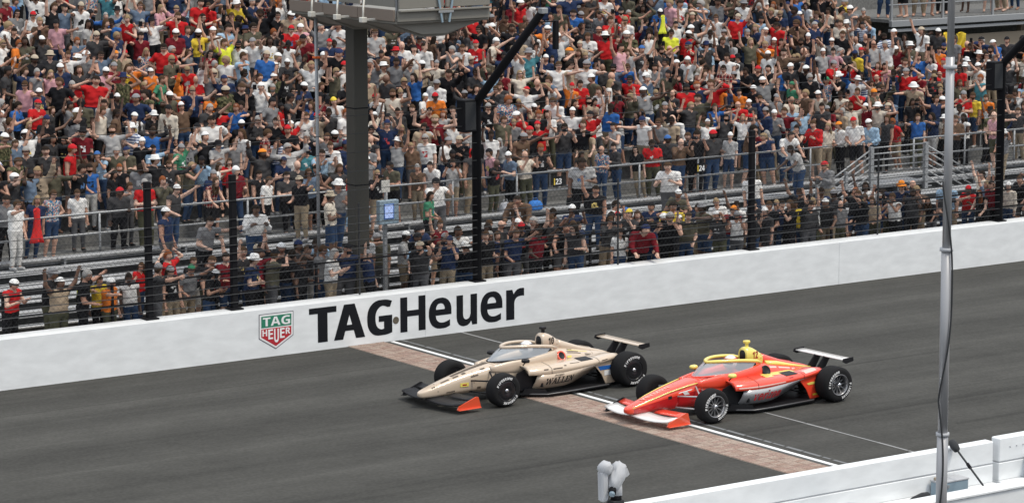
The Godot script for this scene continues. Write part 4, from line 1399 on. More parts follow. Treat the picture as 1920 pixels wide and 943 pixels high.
func bag(label: String, at: Vector3, size: Vector3, key: String, c: Color) -> void:
	var o := thing("bag", label, "bag", at)
	var m := mat(key, c, 0.85)
	var st := new_st(true)
	var rings := []
	for r in [[0.0, 0.9], [0.15, 1.0], [0.6, 0.96], [0.9, 0.72], [1.0, 0.3]]:
		var ring := []
		for k in 14:
			var a := TAU * k / 14
			ring.append(Vector3(signf(cos(a)) * pow(absf(cos(a)), 0.6) * size.x * 0.5 * r[1], r[0] * size.y, signf(sin(a)) * pow(absf(sin(a)), 0.6) * size.z * 0.5 * r[1]))
		rings.append(ring)
	loft(st, rings)
	part("pouch", done(st), m, o)
	part("strap", tube_mesh([Vector3(-size.x * 0.2, size.y * 0.9, 0), Vector3(-size.x * 0.15, size.y * 1.2, 0), Vector3(size.x * 0.15, size.y * 1.2, 0), Vector3(size.x * 0.2, size.y * 0.9, 0)], 0.012, 6), m, o)

func hand_held() -> void:
	cloth("red_cloth", "bright red cloth flung out over the grey handrail", "cloth", Vector3(-4.0, 2.55, -6.85), 0.30, 0.75, "red_fabric", lin(0.55, 0.02, 0.02), 0.4, 0.08)
	cloth("towel", "white and mint towel hanging on the handrail by plate 24", "towel", Vector3(14.30, 1.98, -6.93), 0.22, 0.55, "mint_fabric", lin(0.50, 0.66, 0.62), 0.0, 0.02)
	cloth("orange_towel", "orange yellow towel held up among the seated rows", "towel", Vector3(20.45, 3.35, -11.4), 0.42, 0.85, "orange_fabric", lin(0.68, 0.32, 0.04), -0.3, 0.05)
	cloth("yellow_flag", "larger yellow cloth waved above orange shirt near upper deck", "flag", Vector3(29.3, 4.62, -12.6), 0.42, 0.65, "yellow_fabric", lin(0.72, 0.50, 0.03), 0.5, 0.10)
	cloth("yellow_flag", "small yellow cloth waved beside the larger yellow one near upper deck", "flag", Vector3(29.95, 4.6, -12.6), 0.34, 0.45, "yellow_cloth", lin(0.70, 0.52, 0.04), -0.4, 0.08)
	cloth("neon_towel", "neon yellow towel waved high in the upper rows", "towel", Vector3(19.33, 5.5, -13.9), 0.26, 0.5, "neon_fabric", lin(0.68, 0.72, 0.06), 0.3, 0.06)
	bag("bright blue bag on the low bleachers below plate 23", Vector3(9.72, low_y(4) + 0.16, -6.75), Vector3(0.40, 0.24, 0.24), "blue_bag", lin(0.03, 0.16, 0.48))
	bag("black bag on the deck behind the handrail", Vector3(11.4, DECK_Y, -7.35), Vector3(0.45, 0.36, 0.3), "black_bag", lin(0.015, 0.015, 0.017))
	bag("white bag on the deck beside plate 23", Vector3(9.15, DECK_Y, -7.25), Vector3(0.30, 0.32, 0.24), "white_bag", lin(0.55, 0.56, 0.6))

func person_frame(d: Dictionary) -> Transform3D:
	return Transform3D(Basis(Vector3.UP, d.turn) * Basis(Vector3(0, 0, 1), clampf(d.sway, -0.13, 0.13)) * Basis(Vector3(1, 0, 0), clampf(d.tip, -0.06, 0.14)) * Basis.from_scale(Vector3(d.tall * d.wide, d.tall, d.tall * lerpf(1.0, d.wide, 0.8))), d.pos)

func place_person(d: Dictionary, used: Dictionary) -> void:
	var P: Dictionary = poses[d.pose]
	var wear: String = {"cap": "%s cap" % d.hat[0], "backward_cap": "backward %s cap" % d.hat[0], "brimmed_hat": "%s brimmed hat" % d.hat[0], "long_hair": "long %s hair" % d.hair[0], "short_hair": "short %s hair" % d.hair[0], "bald": "bald head"}[d.cut]
	var short: String = d.shirt[0] + (" long-sleeved top" if d.sleeves == "shirt_long" else " sleeveless top" if d.sleeves == "tank" else " t-shirt")
	var base: String = "%s, %s" % [short, wear]
	var label := "person in %s, %s %s" % [base, P.say, d.place]
	if used.has(label): label = "person in %s top, %s %s, %s, %s" % [d.shirt[0], d.legs[0], d.legwear, wear, d.place]
	if used.has(label): label = "person in %s top, %s %s, %s, %s" % [d.shirt[0], d.legs[0], d.legwear, wear, P.say]
	if used.has(label): label = "person in %s, %s %s, %s, %s" % [short, d.legs[0], d.legwear, wear, P.say]
	if label.split(" ").size() > 16: label = "person in %s, %s, %s" % [d.shirt[0] + " top", wear, d.place]
	used[label] = true
	var t := person_frame(d)
	var o := thing("person", label, "person", Vector3.ZERO, "spectators in the grandstand")
	o.transform = t
	part("body", P.body, skin_material(d.skin), o)
	part("top", P[d.sleeves], cloth_material(d.shirt, "shirt"), o)
	part(d.legwear, P[d.legwear], cloth_material(d.legs, "legs"), o)
	for foot in ["shoe_left", "shoe_right"]: part("shoe", P[foot], cloth_material(["pale", 0.35, 0.35, 0.35] if d.skin % 2 == 0 else ["dark", 0.03, 0.03, 0.03], "shoes"), o)
	if d.cut in ["short_hair", "long_hair"]: part("hair", heads[d.cut], cloth_material(d.hair, "hair"), o, P.head)
	elif d.cut != "bald":
		part("hair", heads.short_hair, cloth_material(d.hair, "hair"), o, P.head)
		part("cap" if d.cut != "brimmed_hat" else "hat", heads[d.cut], cloth_material(d.hat, "hat"), o, P.head)
	if d.glasses: part("sunglasses", heads.sunglasses, M.black_print, o, P.head)
	if d.beard: part("beard", heads.beard, cloth_material(d.hair, "hair"), o, P.head)
	if d.print and P.print.get_surface_count():
		part("shirt_print", P.print, cloth_material([str(d.print_tone[0]), d.print_tone[0], d.print_tone[1], d.print_tone[2]], "print"), o)
	if d.pose in [8, 9, 20]:
		var h: Array = P.hands[0 if d.pose == 20 else 1]
		var at: Vector3 = t * (h[0] + h[1] * 0.06 + Vector3(0.06 if d.pose == 8 else 0.0, 0.02, 0.03))
		var ph := thing("phone", "black phone held up by person in %s, %s" % [base, d.place] if not used.has("phone" + base + d.place) else "black phone held up by person in %s and %s %s, %s" % [short, d.legs[0], d.legwear, d.place], "phone", at, "phones held up by spectators")
		used["phone" + base + d.place] = true
		ph.rotation.y = d.turn
		var words := String(ph.get_meta("label")).split(" ")
		ph.set_meta("label", " ".join(words.slice(0, 16)))
		part("case", box_mesh(Vector3(0.15, 0.075, 0.010) if d.pose == 8 else Vector3(0.075, 0.15, 0.010), Vector3.ZERO, 0.003), M.black_print, ph)
		part("camera_bump", box_mesh(Vector3(0.03, 0.03, 0.004), Vector3(0.045 if d.pose == 8 else 0.015, 0.015 if d.pose == 8 else 0.05, 0.007)), M.logo_grey, ph)

func place_mass(rest: Array) -> void:
	var crowd := Node3D.new()
	crowd.name = "crowd"
	add_child(crowd)
	tag(crowd, "dense mass of standing spectators filling the upper rows of the grandstand", "crowd", "", "stuff")
	var lots := {}
	var put := func(key: String, called: String, mesh: Mesh, m: Material, xf: Transform3D, c: Color) -> void:
		if mesh == null or mesh.get_surface_count() == 0: return
		if not lots.has(key): lots[key] = {"name": called, "mesh": mesh, "mat": m, "xf": [], "c": []}
		lots[key].xf.append(xf)
		lots[key].c.append(c)
	var tinted := mat("crowd_cloth", Color.WHITE, 0.92)
	tinted.vertex_color_use_as_albedo = true
	tinted.metallic_specular = 0.25
	var tinted_skin := mat("crowd_skin", Color.WHITE, 0.6)
	tinted_skin.vertex_color_use_as_albedo = true
	var phone := box_mesh(Vector3(0.10, 0.13, 0.012), Vector3.ZERO, 0.003)
	for d in rest:
		var P: Dictionary = poses[d.pose]
		var t := person_frame(d)
		var k := str(d.pose)
		var s: Array = SKINS[d.skin]
		put.call("body" + k, "bodies", P.body, tinted_skin, t, Color(s[0], s[1], s[2]))
		if d.shirt[0] in ["plaid", "striped", "floral", "camouflage"]:
			put.call("top" + k + d.sleeves + d.shirt[0], "tops", P[d.sleeves], cloth_material(d.shirt, "shirt"), t, Color.WHITE)
		else:
			put.call("top" + k + d.sleeves, "tops", P[d.sleeves], tinted, t, Color(d.shirt[1], d.shirt[2], d.shirt[3]))
		put.call("leg" + k + d.legwear, "legwear", P[d.legwear], tinted, t, Color(d.legs[1], d.legs[2], d.legs[3]))
		var ht: Transform3D = t * P.head
		if d.cut != "bald":
			put.call("hair" + ("long" if d.cut == "long_hair" else "short"), "hair", heads.long_hair if d.cut == "long_hair" else heads.short_hair, tinted, ht, Color(d.hair[1], d.hair[2], d.hair[3]))
		if d.cut in ["cap", "backward_cap", "brimmed_hat"]:
			put.call("hat" + d.cut, "hats", heads[d.cut], tinted, ht, Color(d.hat[1], d.hat[2], d.hat[3]))
		if d.pose in [8, 9, 20]:
			var h: Array = P.hands[0 if d.pose == 20 else 1]
			put.call("phone", "phones", phone, tinted, Transform3D(Basis(Vector3.UP, d.turn), t * (h[0] + h[1] * 0.06 + Vector3(0.06 if d.pose == 8 else 0.0, 0.02, 0.03))), Color(0.012, 0.012, 0.014))
		if d.glasses: put.call("glasses", "sunglasses", heads.sunglasses, tinted, ht, Color(0.015, 0.015, 0.018))
		if d.beard: put.call("beard", "beards", heads.beard, tinted, ht, Color(d.hair[1], d.hair[2], d.hair[3]))
		if d.print: put.call("print" + k, "shirt_prints", P.print, tinted, t, Color(d.print_tone[0], d.print_tone[1], d.print_tone[2]))
	for key in lots:
		var l: Dictionary = lots[key]
		var mm := MultiMesh.new()
		mm.transform_format = MultiMesh.TRANSFORM_3D
		mm.use_colors = true
		mm.mesh = l.mesh
		mm.instance_count = l.xf.size()
		for i in l.xf.size():
			mm.set_instance_transform(i, l.xf[i])
			mm.set_instance_color(i, l.c[i])
		var o := MultiMeshInstance3D.new()
		o.name = l.name
		o.multimesh = mm
		o.material_override = l.mat
		o.set_meta("kind", "stuff")
		crowd.add_child(o, true)

# ------------------------------------------------------------------ racing cars
# car space: x backwards from the front axle, y up, z to the car's left (towards the pits)
func se(x: float, w: float, yb: float, yt: float, n := 2.6, cz := 0.0, sides := 28) -> Array:
	var ring := []
	var my := (yb + yt) * 0.5
	var h := (yt - yb) * 0.5
	for k in sides:
		var a := TAU * k / sides
		ring.append(Vector3(x, my + h * signf(sin(a)) * pow(absf(sin(a)), 2.0 / n), cz + w * signf(cos(a)) * pow(absf(cos(a)), 2.0 / n)))
	return ring

func spline(vals: Array, per: int) -> Array:   # smooth interpolation of rows of numbers
	var out := []
	for i in vals.size() - 1:
		var p0: Array = vals[maxi(i - 1, 0)]
		var p1: Array = vals[i]
		var p2: Array = vals[i + 1]
		var p3: Array = vals[mini(i + 2, vals.size() - 1)]
		for k in per:
			var t := float(k) / per
			var row := []
			for c in p1.size():
				row.append(cubic_interpolate(p1[c], p2[c], p0[c], p3[c], t))
			out.append(row)
	out.append(vals[-1])
	return out

func se_loft(rows: Array, n: float, per := 3, cap0 := true, cap1 := true) -> ArrayMesh:
	var st := new_st(true)
	var rings := []
	for r in spline(rows, per): rings.append(se(r[0], maxf(r[1], 0.004), r[2], maxf(r[3], r[2] + 0.004), n, r[4] if r.size() > 4 else 0.0))
	loft(st, rings, true, cap0, cap1)
	return done(st)

# one side of a sidepod as a strip of rows of points (y, z) along x
func strip_mesh(rows: Array, side: float, from: int, to: int) -> ArrayMesh:
	var st := new_st(true)
	var rings := []
	for r in spline(rows, 4):
		var ring := []
		for k in range(from, to + 1):
			ring.append(Vector3(r[0], r[1 + k * 2], r[2 + k * 2] * side))
		rings.append(ring)
	# thin shell: outer and inner skin in one closed ring
	var closed := []
	for ring in rings:
		var c := []
		for p in ring: c.append(p)
		for k in range(ring.size() - 1, -1, -1):
			c.append(ring[k] + Vector3(0, -0.006, -0.012 * side))
		closed.append(c)
	loft(st, closed, true, true, true)
	return done(st)

# a thin skin laid on an lofted body between x0..x1 and ring angles a0..a1 (degrees from the left flank upwards)
func skin_patch(rows: Array, n: float, x0: float, x1: float, a0: float, a1: float, off := 0.003, skew := 0.0) -> ArrayMesh:
	var fine := spline(rows, 8)
	var st := new_st(true)
	var rings := []
	for i in 7:
		var x := lerpf(x0, x1, i / 6.0)
		var k := 0
		while k < fine.size() - 2 and fine[k + 1][0] < x: k += 1
		var t: float = clampf((x - fine[k][0]) / (fine[k + 1][0] - fine[k][0]), 0.0, 1.0)
		var w := lerpf(fine[k][1], fine[k + 1][1], t) + off
		var yb := lerpf(fine[k][2], fine[k + 1][2], t) - off
		var yt := lerpf(fine[k][3], fine[k + 1][3], t) + off
		var ring := []
		for j in 9:
			var a := deg_to_rad(lerpf(a0, a1, j / 8.0))
			ring.append(Vector3(x + skew * j / 8.0, (yb + yt) * 0.5 + (yt - yb) * 0.5 * signf(sin(a)) * pow(absf(sin(a)), 2.0 / n), w * signf(cos(a)) * pow(absf(cos(a)), 2.0 / n)))
		rings.append(ring)
	loft(st, rings, false)
	return done(st)

# the same on the top deck of the left sidepod, v from its outer lip (0) to the body (1)
func deck_patch(x0: float, x1: float, v0: float, v1: float, off := 0.004) -> ArrayMesh:
	var st := new_st(true)
	var rings := []
	for i in 9:
		var x := lerpf(x0, x1, i / 8.0)
		var k := 0
		while k < pod_rows.size() - 2 and pod_rows[k + 1][0] < x: k += 1
		var t: float = (x - pod_rows[k][0]) / (pod_rows[k + 1][0] - pod_rows[k][0])
		var ring := []
		for j in 7:
			var v := lerpf(v0, v1, j / 6.0) * 3.0
			var c := mini(int(v), 2)
			var p := []
			for e in 2:
				var r: Array = pod_rows[k + e]
				p.append(Vector2(lerpf(r[5 + c * 2], r[7 + c * 2], v - c), lerpf(r[6 + c * 2], r[8 + c * 2], v - c)))
			var q: Vector2 = p[0].lerp(p[1], t)
			ring.append(Vector3(x, q.x + off, q.y + off * (1.0 - v / 3.0)))
		rings.append(ring)
	loft(st, rings, false)
	return done(st)

const NOSE := [[-1.33, 0.035, 0.24, 0.300], [-1.27, 0.085, 0.20, 0.335], [-1.08, 0.128, 0.185, 0.395], [-0.75, 0.168, 0.18, 0.490], [-0.40, 0.207, 0.175, 0.580], [-0.05, 0.247, 0.165, 0.655], [0.25, 0.29, 0.15, 0.708]]
const COVER := [[1.45, 0.385, 0.14, 0.80], [1.62, 0.38, 0.16, 0.845], [2.0, 0.34, 0.20, 0.80], [2.45, 0.275, 0.22, 0.705], [2.9, 0.20, 0.24, 0.61], [3.2, 0.14, 0.26, 0.53], [3.34, 0.10, 0.30, 0.47]]
const AIRBOX := [[1.46, 0.125, 0.80, 1.125], [1.52, 0.140, 0.78, 1.145], [1.66, 0.138, 0.76, 1.110], [1.86, 0.122, 0.72, 0.985]]

func seams(car: Node3D) -> void:      # the gaps between body panels
	for x in [-0.98, -0.22]: part("panel_gap", skin_patch(NOSE, 3.4, x, x + 0.009, -30, 210, 0.002), M.carbon, car)
	for x in [1.68, 2.62]: part("panel_gap", skin_patch(COVER, 2.3, x, x + 0.009, 10, 170, 0.002), M.carbon, car)
	part("panel_gap", skin_patch(AIRBOX, 2.4, 1.80, 1.808, -20, 200, 0.002), M.carbon, car)
	part("panel_gap", deck_patch(1.22, 1.229, 0.0, 1.0), M.carbon, car)
	part("panel_gap", deck_patch(2.38, 2.389, 0.0, 1.0), M.carbon, car)
	for k in 5: part("fastener", skin_patch(NOSE, 3.4, -0.16 + k * 0.075, -0.145 + k * 0.075, 38, 43, 0.003), M.chrome, car)
	part("louvre_panel", deck_patch(2.0, 2.3, 0.62, 0.9, 0.005), M.carbon, car)

func wheel(car: Node3D, at: Vector3, rad: float, wide: float, side: float, L: Dictionary, front: bool) -> void:
	var name_of := "front_wheel" if front else "rear_wheel"
	var w := Node3D.new()
	w.name = name_of
	car.add_child(w, true)
	w.position = at
	if side < 0.0: w.rotation.y = PI
	# +z is the outer face, which stands at z = 0
	var st := new_st(true)
	var h := wide
	var rim := 0.205
	lathe(st, [Vector2(rim, -h), Vector2(rim + 0.04, -h - 0.004), Vector2(rad - 0.06, -h - 0.002), Vector2(rad - 0.022, -h + 0.018), Vector2(rad - 0.005, -h + 0.05), Vector2(rad, -h + 0.09), Vector2(rad, -0.09), Vector2(rad - 0.005, -0.05), Vector2(rad - 0.022, -0.018), Vector2(rad - 0.06, 0.002), Vector2(rim + 0.04, 0.004), Vector2(rim, 0.0)], 48)
	var ty := part("tyre", done(st), M.tyre, w)
	# raised white lettering round the sidewall
	var lt := SurfaceTool.new()
	lt.begin(Mesh.PRIMITIVE_TRIANGLES)
	var words := [["Firestone", 0.5 * PI], ["FIREHAWK", 1.5 * PI]]
	var phase: float = L.phase
	for wd in words:
		var s: String = wd[0]
		for k in s.length():
			var a: float = wd[1] + phase - (k - (s.length() - 1) * 0.5) * 0.185
			var b := Basis(Vector3(0, 0, 1), a - PI / 2)
			letters(lt, s[k], true, -0.020 if not s[k] in ["i", "I"] else -0.008, 0.020 if not s[k] in ["i", "I"] else 0.008, -0.024, 0.024, 0.002, Transform3D(b, Vector3(cos(a), sin(a), 0) * (rad - 0.085) + Vector3(0, 0, 0.0042)))
	part("sidewall_lettering", lt.commit(), M.logo_white, ty)
	st = new_st(true)
	lathe(st, [Vector2(rim + 0.002, -h + 0.01), Vector2(rim - 0.012, -0.05), Vector2(rim + 0.006, 0.002), Vector2(rim - 0.004, 0.006), Vector2(rim - 0.018, -0.004), Vector2(rim - 0.022, -0.06), Vector2(rim - 0.03, -h + 0.02)], 40)
	var rm := part("rim", done(st), L.rim, w)
	if L.disc or (not front and L.disc):
		st = new_st(true)
		lathe(st, [Vector2(rim - 0.014, -0.006), Vector2(0.15, 0.004), Vector2(0.08, 0.002), Vector2(0.045, -0.012), Vector2(0.001, -0.012)], 40)
		part("wheel_cover", done(st), M.gloss_black, rm)
	else:
		st = new_st()
		for k in 12:
			var a := TAU * k / 12.0
			var b := Basis(Vector3(0, 0, 1), a)
			box(st, b * Vector3(0.115, 0, -0.055 if front else -0.09), Vector3(0.15, 0.022, 0.02), b)
		part("spokes", done(st), L.rim, rm)
		st = new_st(true)
		lathe(st, [Vector2(0.175, -0.10), Vector2(0.10, -0.095), Vector2(0.001, -0.095)], 30)
		part("brake_drum", done(st), M.carbon, rm)
	st = new_st(true)
	lathe(st, [Vector2(0.048, -0.07), Vector2(0.042, -0.006), Vector2(0.026, 0.010), Vector2(0.001, 0.012)], 16)
	part("hub_nut", done(st), L.nut, rm)
	st = new_st(true)
	lathe(st, [Vector2(rim + 0.01, -h + 0.004), Vector2(0.13, -h + 0.02), Vector2(0.001, -h + 0.02)], 30)
	part("upright", done(st), M.carbon, rm)

func aero_curve(t: float, top: bool) -> Vector3:
	var a := t * PI * 0.5
	if top: return Vector3(0.60 + 0.92 * (1.0 - cos(a)), 0.955 + 0.022 * sin(absf(a) * 2.0) - 0.045 * pow(absf(t), 4.0), 0.325 * sin(a))
	return Vector3(0.27 + 1.10 * (1.0 - cos(a)), 0.708 + 0.045 * absf(t), 0.375 * sin(a))

const CAR_TURN := 0.045
const CAR_LONG := 1.06

# the car's frame, given the foot of its left front wheel's outer face
func car_frame(at: Vector3) -> Transform3D:
	var b := Basis(Vector3.UP, CAR_TURN) * Basis.from_scale(Vector3(CAR_LONG, 1, 1))
	return Transform3D(b, at - b * Vector3(0, 0, 1.0))

func make_car(label: String, L: Dictionary, at: Vector3) -> Node3D:
	var car := thing("racing_car", label, "race car", at)
	car.transform = car_frame(at)
	var left := Transform3D(Basis(), Vector3.ZERO)
	# nose and tub
	part("nose", se_loft(NOSE, 3.4), L.body, car)
	part("tub", se_loft([[0.25, 0.29, 0.15, 0.708], [0.45, 0.315, 0.14, 0.690], [0.62, 0.34, 0.13, 0.64], [0.95, 0.37, 0.12, 0.61], [1.30, 0.385, 0.12, 0.62], [1.55, 0.39, 0.12, 0.66]], 4.0), L.body, car)
	part("cockpit_floor", plate_mesh([Vector2(0.50, -0.20), Vector2(1.50, -0.27), Vector2(1.50, 0.27), Vector2(0.50, 0.20)], 0.006, Transform3D(Basis(Vector3(1, 0, 0), PI / 2), Vector3(0, 0.672, 0))), M.carbon, car)
	for s in [1.0, -1.0]:
		part("cockpit_side", se_loft([[0.15, 0.05, 0.55, 0.675, 0.245 * s], [0.5, 0.055, 0.50, 0.725, 0.295 * s], [0.95, 0.06, 0.48, 0.752, 0.335 * s], [1.35, 0.075, 0.48, 0.800, 0.335 * s], [1.62, 0.085, 0.48, 0.840, 0.30 * s]], 2.6), L.body, car)
	part("headrest", se_loft([[1.36, 0.22, 0.60, 0.84], [1.46, 0.27, 0.60, 0.875], [1.60, 0.25, 0.60, 0.885]], 3.0), M.carbon, car)
	# engine cover
	part("engine_cover", se_loft(COVER, 2.3), L.body, car)
	var ab := part("airbox", se_loft(AIRBOX, 2.4), L.accent, car)
	part("spine", se_loft([[1.855, 0.123, 0.72, 0.985], [2.2, 0.105, 0.68, 0.852], [2.46, 0.090, 0.62, 0.760], [2.9, 0.06, 0.50, 0.640], [3.12, 0.035, 0.45, 0.560]], 2.4), L.spine, car)
	var st := new_st(true)
	loft(st, [se(1.457, 0.085, 0.86, 1.085, 2.4), se(1.455, 0.084, 0.861, 1.084, 2.4)], true, true, true)
	part("air_intake", done(st), M.carbon, ab)
	part("camera_stalk", box_mesh(Vector3(0.07, 0.09, 0.035), Vector3(1.56, 1.175, 0), 0.008), L.pod, ab)
	part("camera_pod", box_mesh(Vector3(0.12, 0.055, 0.10), Vector3(1.555, 1.235, 0), 0.015), L.pod, ab)
	part("airbox_number", letters_mesh(L.number, true, -0.065, 0.065, -0.07, 0.07, 0.004, Transform3D(Basis(Vector3.UP, 0.04), Vector3(1.655, 0.985, 0.1385))), L.number_ink, ab)
	# sidepods: y0 z0 (low inner) .. outwards and over the top
	var rows := [
		[0.74, 0.24, 0.50, 0.36, 0.62, 0.48, 0.675, 0.565, 0.655, 0.615, 0.56, 0.645, 0.33],
		[0.95, 0.185, 0.56, 0.33, 0.68, 0.47, 0.735, 0.570, 0.715, 0.620, 0.60, 0.655, 0.34],
		[1.30, 0.155, 0.585, 0.31, 0.70, 0.46, 0.755, 0.565, 0.740, 0.615, 0.62, 0.660, 0.34],
		[1.70, 0.155, 0.56, 0.32, 0.68, 0.47, 0.745, 0.560, 0.735, 0.605, 0.62, 0.650, 0.32],
		[2.10, 0.20, 0.42, 0.36, 0.58, 0.49, 0.715, 0.560, 0.715, 0.600, 0.61, 0.635, 0.29],
		[2.50, 0.30, 0.33, 0.42, 0.50, 0.52, 0.690, 0.580, 0.695, 0.620, 0.60, 0.620, 0.24],
		[2.80, 0.38, 0.28, 0.47, 0.46, 0.55, 0.650, 0.610, 0.660, 0.650, 0.56, 0.615, 0.20],
		[3.00, 0.42, 0.22, 0.49, 0.36, 0.55, 0.520, 0.585, 0.540, 0.615, 0.44, 0.570, 0.16],
	]
	var side_rows := rows.duplicate(true)
	side_rows.remove_at(0)
	side_rows[0] = [0.93, 0.17, 0.50, 0.32, 0.62, 0.475, 0.700, 0.570, 0.70, 0.62, 0.60, 0.655, 0.34]
	side_rows.insert(1, [1.02, 0.165, 0.565, 0.32, 0.685, 0.465, 0.742, 0.570, 0.72, 0.62, 0.60, 0.655, 0.34])
	pod_rows = spline(rows, 4)
	for s in [1.0, -1.0]:
		part("sidepod_side", strip_mesh(side_rows, s, 0, 2), L.side, car)
		part("inlet_duct", plate_mesh([Vector2(0.50, 0.16), Vector2(0.62, 0.50), Vector2(0.80, 0.575), Vector2(1.15, 0.55), Vector2(1.15, 0.14)], 0.02, Transform3D(Basis(Vector3.UP, -0.16 * s), Vector3(0.0, 0, 0.355 * s - 0.01))), M.carbon, car)
		part("sidepod_top", strip_mesh(rows, s, 2, 5), L.body, car)
		part("radiator_inlet", box_mesh(Vector3(0.03, 0.36, 0.30), Vector3(1.06, 0.39, 0.52 * s)), M.carbon, car)
		part("wheel_guard", plate_mesh([Vector2(2.30, 0.50), Vector2(2.55, 0.555), Vector2(2.84, 0.60), Vector2(2.87, 0.45), Vector2(2.84, 0.075), Vector2(2.60, 0.075), Vector2(2.50, 0.27)], 0.02, Transform3D(Basis(Vector3.UP, 0.05 * s), Vector3(0, 0, 0.745 * s if s > 0.0 else 0.56 * s - 0.14))), L.body, car)
		# front wing half
		var wing := new_st(true)
		var rings := []
		for k in 7:
			var t := k / 6.0
			var zz := 0.05 + 0.87 * t
			var xx := -1.22 + 0.13 * t
			var yy := 0.165 - 0.045 * sin(t * PI * 0.9) + 0.01 * t
			var ch := 0.34 - 0.06 * t
			var ring := []
			for q in [[0.0, 0.0], [0.06, 0.022], [0.35, 0.030], [0.75, 0.028], [1.0, 0.034], [0.75, 0.008], [0.35, -0.004], [0.06, -0.010]]:
				ring.append(Vector3(xx + q[0] * ch, yy + q[1] + 0.03 * q[0], zz * s))
			rings.append(ring)
		loft(wing, rings)
		part("front_wing", done(wing), L.wing, car)
		var flap := new_st(true)
		rings = []
		for k in 5:
			var t := k / 4.0
			var ring := []
			for q in [[0.0, 0.0], [0.3, 0.02], [1.0, 0.06], [0.9, 0.045], [0.3, -0.002]]:
				ring.append(Vector3(-0.86 + 0.06 * t + q[0] * 0.17, 0.205 + q[1] + 0.01 * t, (0.24 + 0.66 * t) * s))
			rings.append(ring)
		loft(flap, rings)
		part("front_flap", done(flap), L.flap, car)
		part("front_endplate", plate_mesh([Vector2(-1.08, 0.09), Vector2(-1.05, 0.15), Vector2(-0.67, 0.295), Vector2(-0.62, 0.285), Vector2(-0.55, 0.08), Vector2(-0.60, 0.065)], 0.022, Transform3D(Basis(Vector3(1, 0, 0), 0.10 * s), Vector3(0, 0, 0.90 * s))), L.endplate if s > 0.0 else M.carbon, car)
		part("endplate_foot", box_mesh(Vector3(0.50, 0.012, 0.10), Vector3(-0.82, 0.075, 0.93 * s), 0.003), L.endplate if s > 0.0 else M.carbon, car)
		# suspension
		for a in [[-0.28, 0.44, 0.20, 0.02, 0.46], [0.25, 0.52, 0.27, 0.02, 0.46], [-0.30, 0.23, 0.19, 0.0, 0.21], [0.30, 0.21, 0.28, 0.02, 0.21], [0.12, 0.58, 0.26, 0.0, 0.24]]:
			part("wishbone", tube_mesh([Vector3(a[0], a[1], a[2] * s), Vector3(a[3], a[4], 0.70 * s)], 0.016, 8), L.arm, car)
		for a in [[2.60, 0.45, 0.20, 3.02, 0.48], [3.20, 0.45, 0.12, 3.02, 0.48], [2.55, 0.22, 0.24, 3.02, 0.22], [3.25, 0.24, 0.10, 3.02, 0.22], [2.75, 0.50, 0.18, 2.99, 0.26]]:
			part("wishbone", tube_mesh([Vector3(a[0], a[1], a[2] * s), Vector3(a[3], a[4], 0.66 * s)], 0.017, 8), M.carbon, car)
		# mirrors
		var mir := part("mirror", se_loft([[0.66, 0.03, 0.735, 0.775, 0.56 * s], [0.70, 0.072, 0.715, 0.795, 0.56 * s], [0.78, 0.078, 0.712, 0.800, 0.56 * s]], 2.6), L.mirror, car)
		part("mirror_stalk", tube_mesh([Vector3(0.80, 0.62, 0.38 * s), Vector3(0.74, 0.72, 0.55 * s)], 0.012, 6), M.carbon, mir)
		part("mirror_glass", box_mesh(Vector3(0.006, 0.06, 0.12), Vector3(0.785, 0.756, 0.56 * s)), M.chrome, mir)
		wheel(car, Vector3(0, 0.327, 1.0 * s), 0.327, 0.285, s, L, true)
		wheel(car, Vector3(3.02, 0.345, 1.0 * s), 0.345, 0.37, s, L, false)
	# floor
	var fl := part("floor", plate_mesh([Vector2(0.42, 0.0), Vector2(0.46, 0.32), Vector2(0.72, 0.46), Vector2(1.12, 0.79), Vector2(1.5, 0.82), Vector2(2.55, 0.79), Vector2(2.80, 0.58), Vector2(3.35, 0.50), Vector2(3.35, -0.50), Vector2(2.80, -0.58), Vector2(2.55, -0.79), Vector2(1.5, -0.82), Vector2(1.12, -0.79), Vector2(0.72, -0.46), Vector2(0.46, -0.32)], 0.022, Transform3D(Basis(Vector3(1, 0, 0), PI / 2), Vector3(0, 0.072, 0))), M.carbon, car)
	for s in [1.0, -1.0]:
		part("floor_edge_highlight", tube_mesh([Vector3(0.70, 0.080, 0.45 * s), Vector3(1.10, 0.078, 0.79 * s), Vector3(1.5, 0.082, 0.82 * s), Vector3(2.55, 0.085, 0.79 * s)], 0.014, 8), M.carbon_highlight, fl)  # highlight along the floor rim, painted as a paler line
		part("floor_strake", plate_mesh([Vector2(0.62, 0.07), Vector2(1.15, 0.07), Vector2(1.10, 0.16), Vector2(0.70, 0.20)], 0.010, Transform3D(Basis(Vector3.UP, -0.45 * s), Vector3(0.12, 0, 0.22 * s))), M.carbon, fl)
	part("gearbox", se_loft([[2.95, 0.15, 0.12, 0.42], [3.3, 0.12, 0.14, 0.40], [3.55, 0.09, 0.18, 0.36], [3.64, 0.05, 0.2, 0.32]], 3.0), M.carbon, car)
	part("diffuser", plate_mesh([Vector2(2.85, 0.06), Vector2(3.55, 0.22), Vector2(3.55, 0.25), Vector2(2.85, 0.09)], 1.0, Transform3D(Basis(), Vector3(0, 0, -0.5))), M.carbon, car)
	# rear wing
	var rw := new_st(true)
	var rr := []
	for k in 9:
		var zz := lerpf(-0.70, 0.70, k / 8.0)
		var ring := []
		for q in [[0.0, 0.0], [0.02, 0.016], [0.10, 0.024], [0.20, 0.028], [0.20, 0.020], [0.10, 0.004], [0.02, -0.006]]:
			ring.append(Vector3(3.38 + q[0], 0.735 + q[1], zz))
		rr.append(ring)
	loft(rw, rr)
	part("rear_wing", done(rw), L.rear_wing, car)
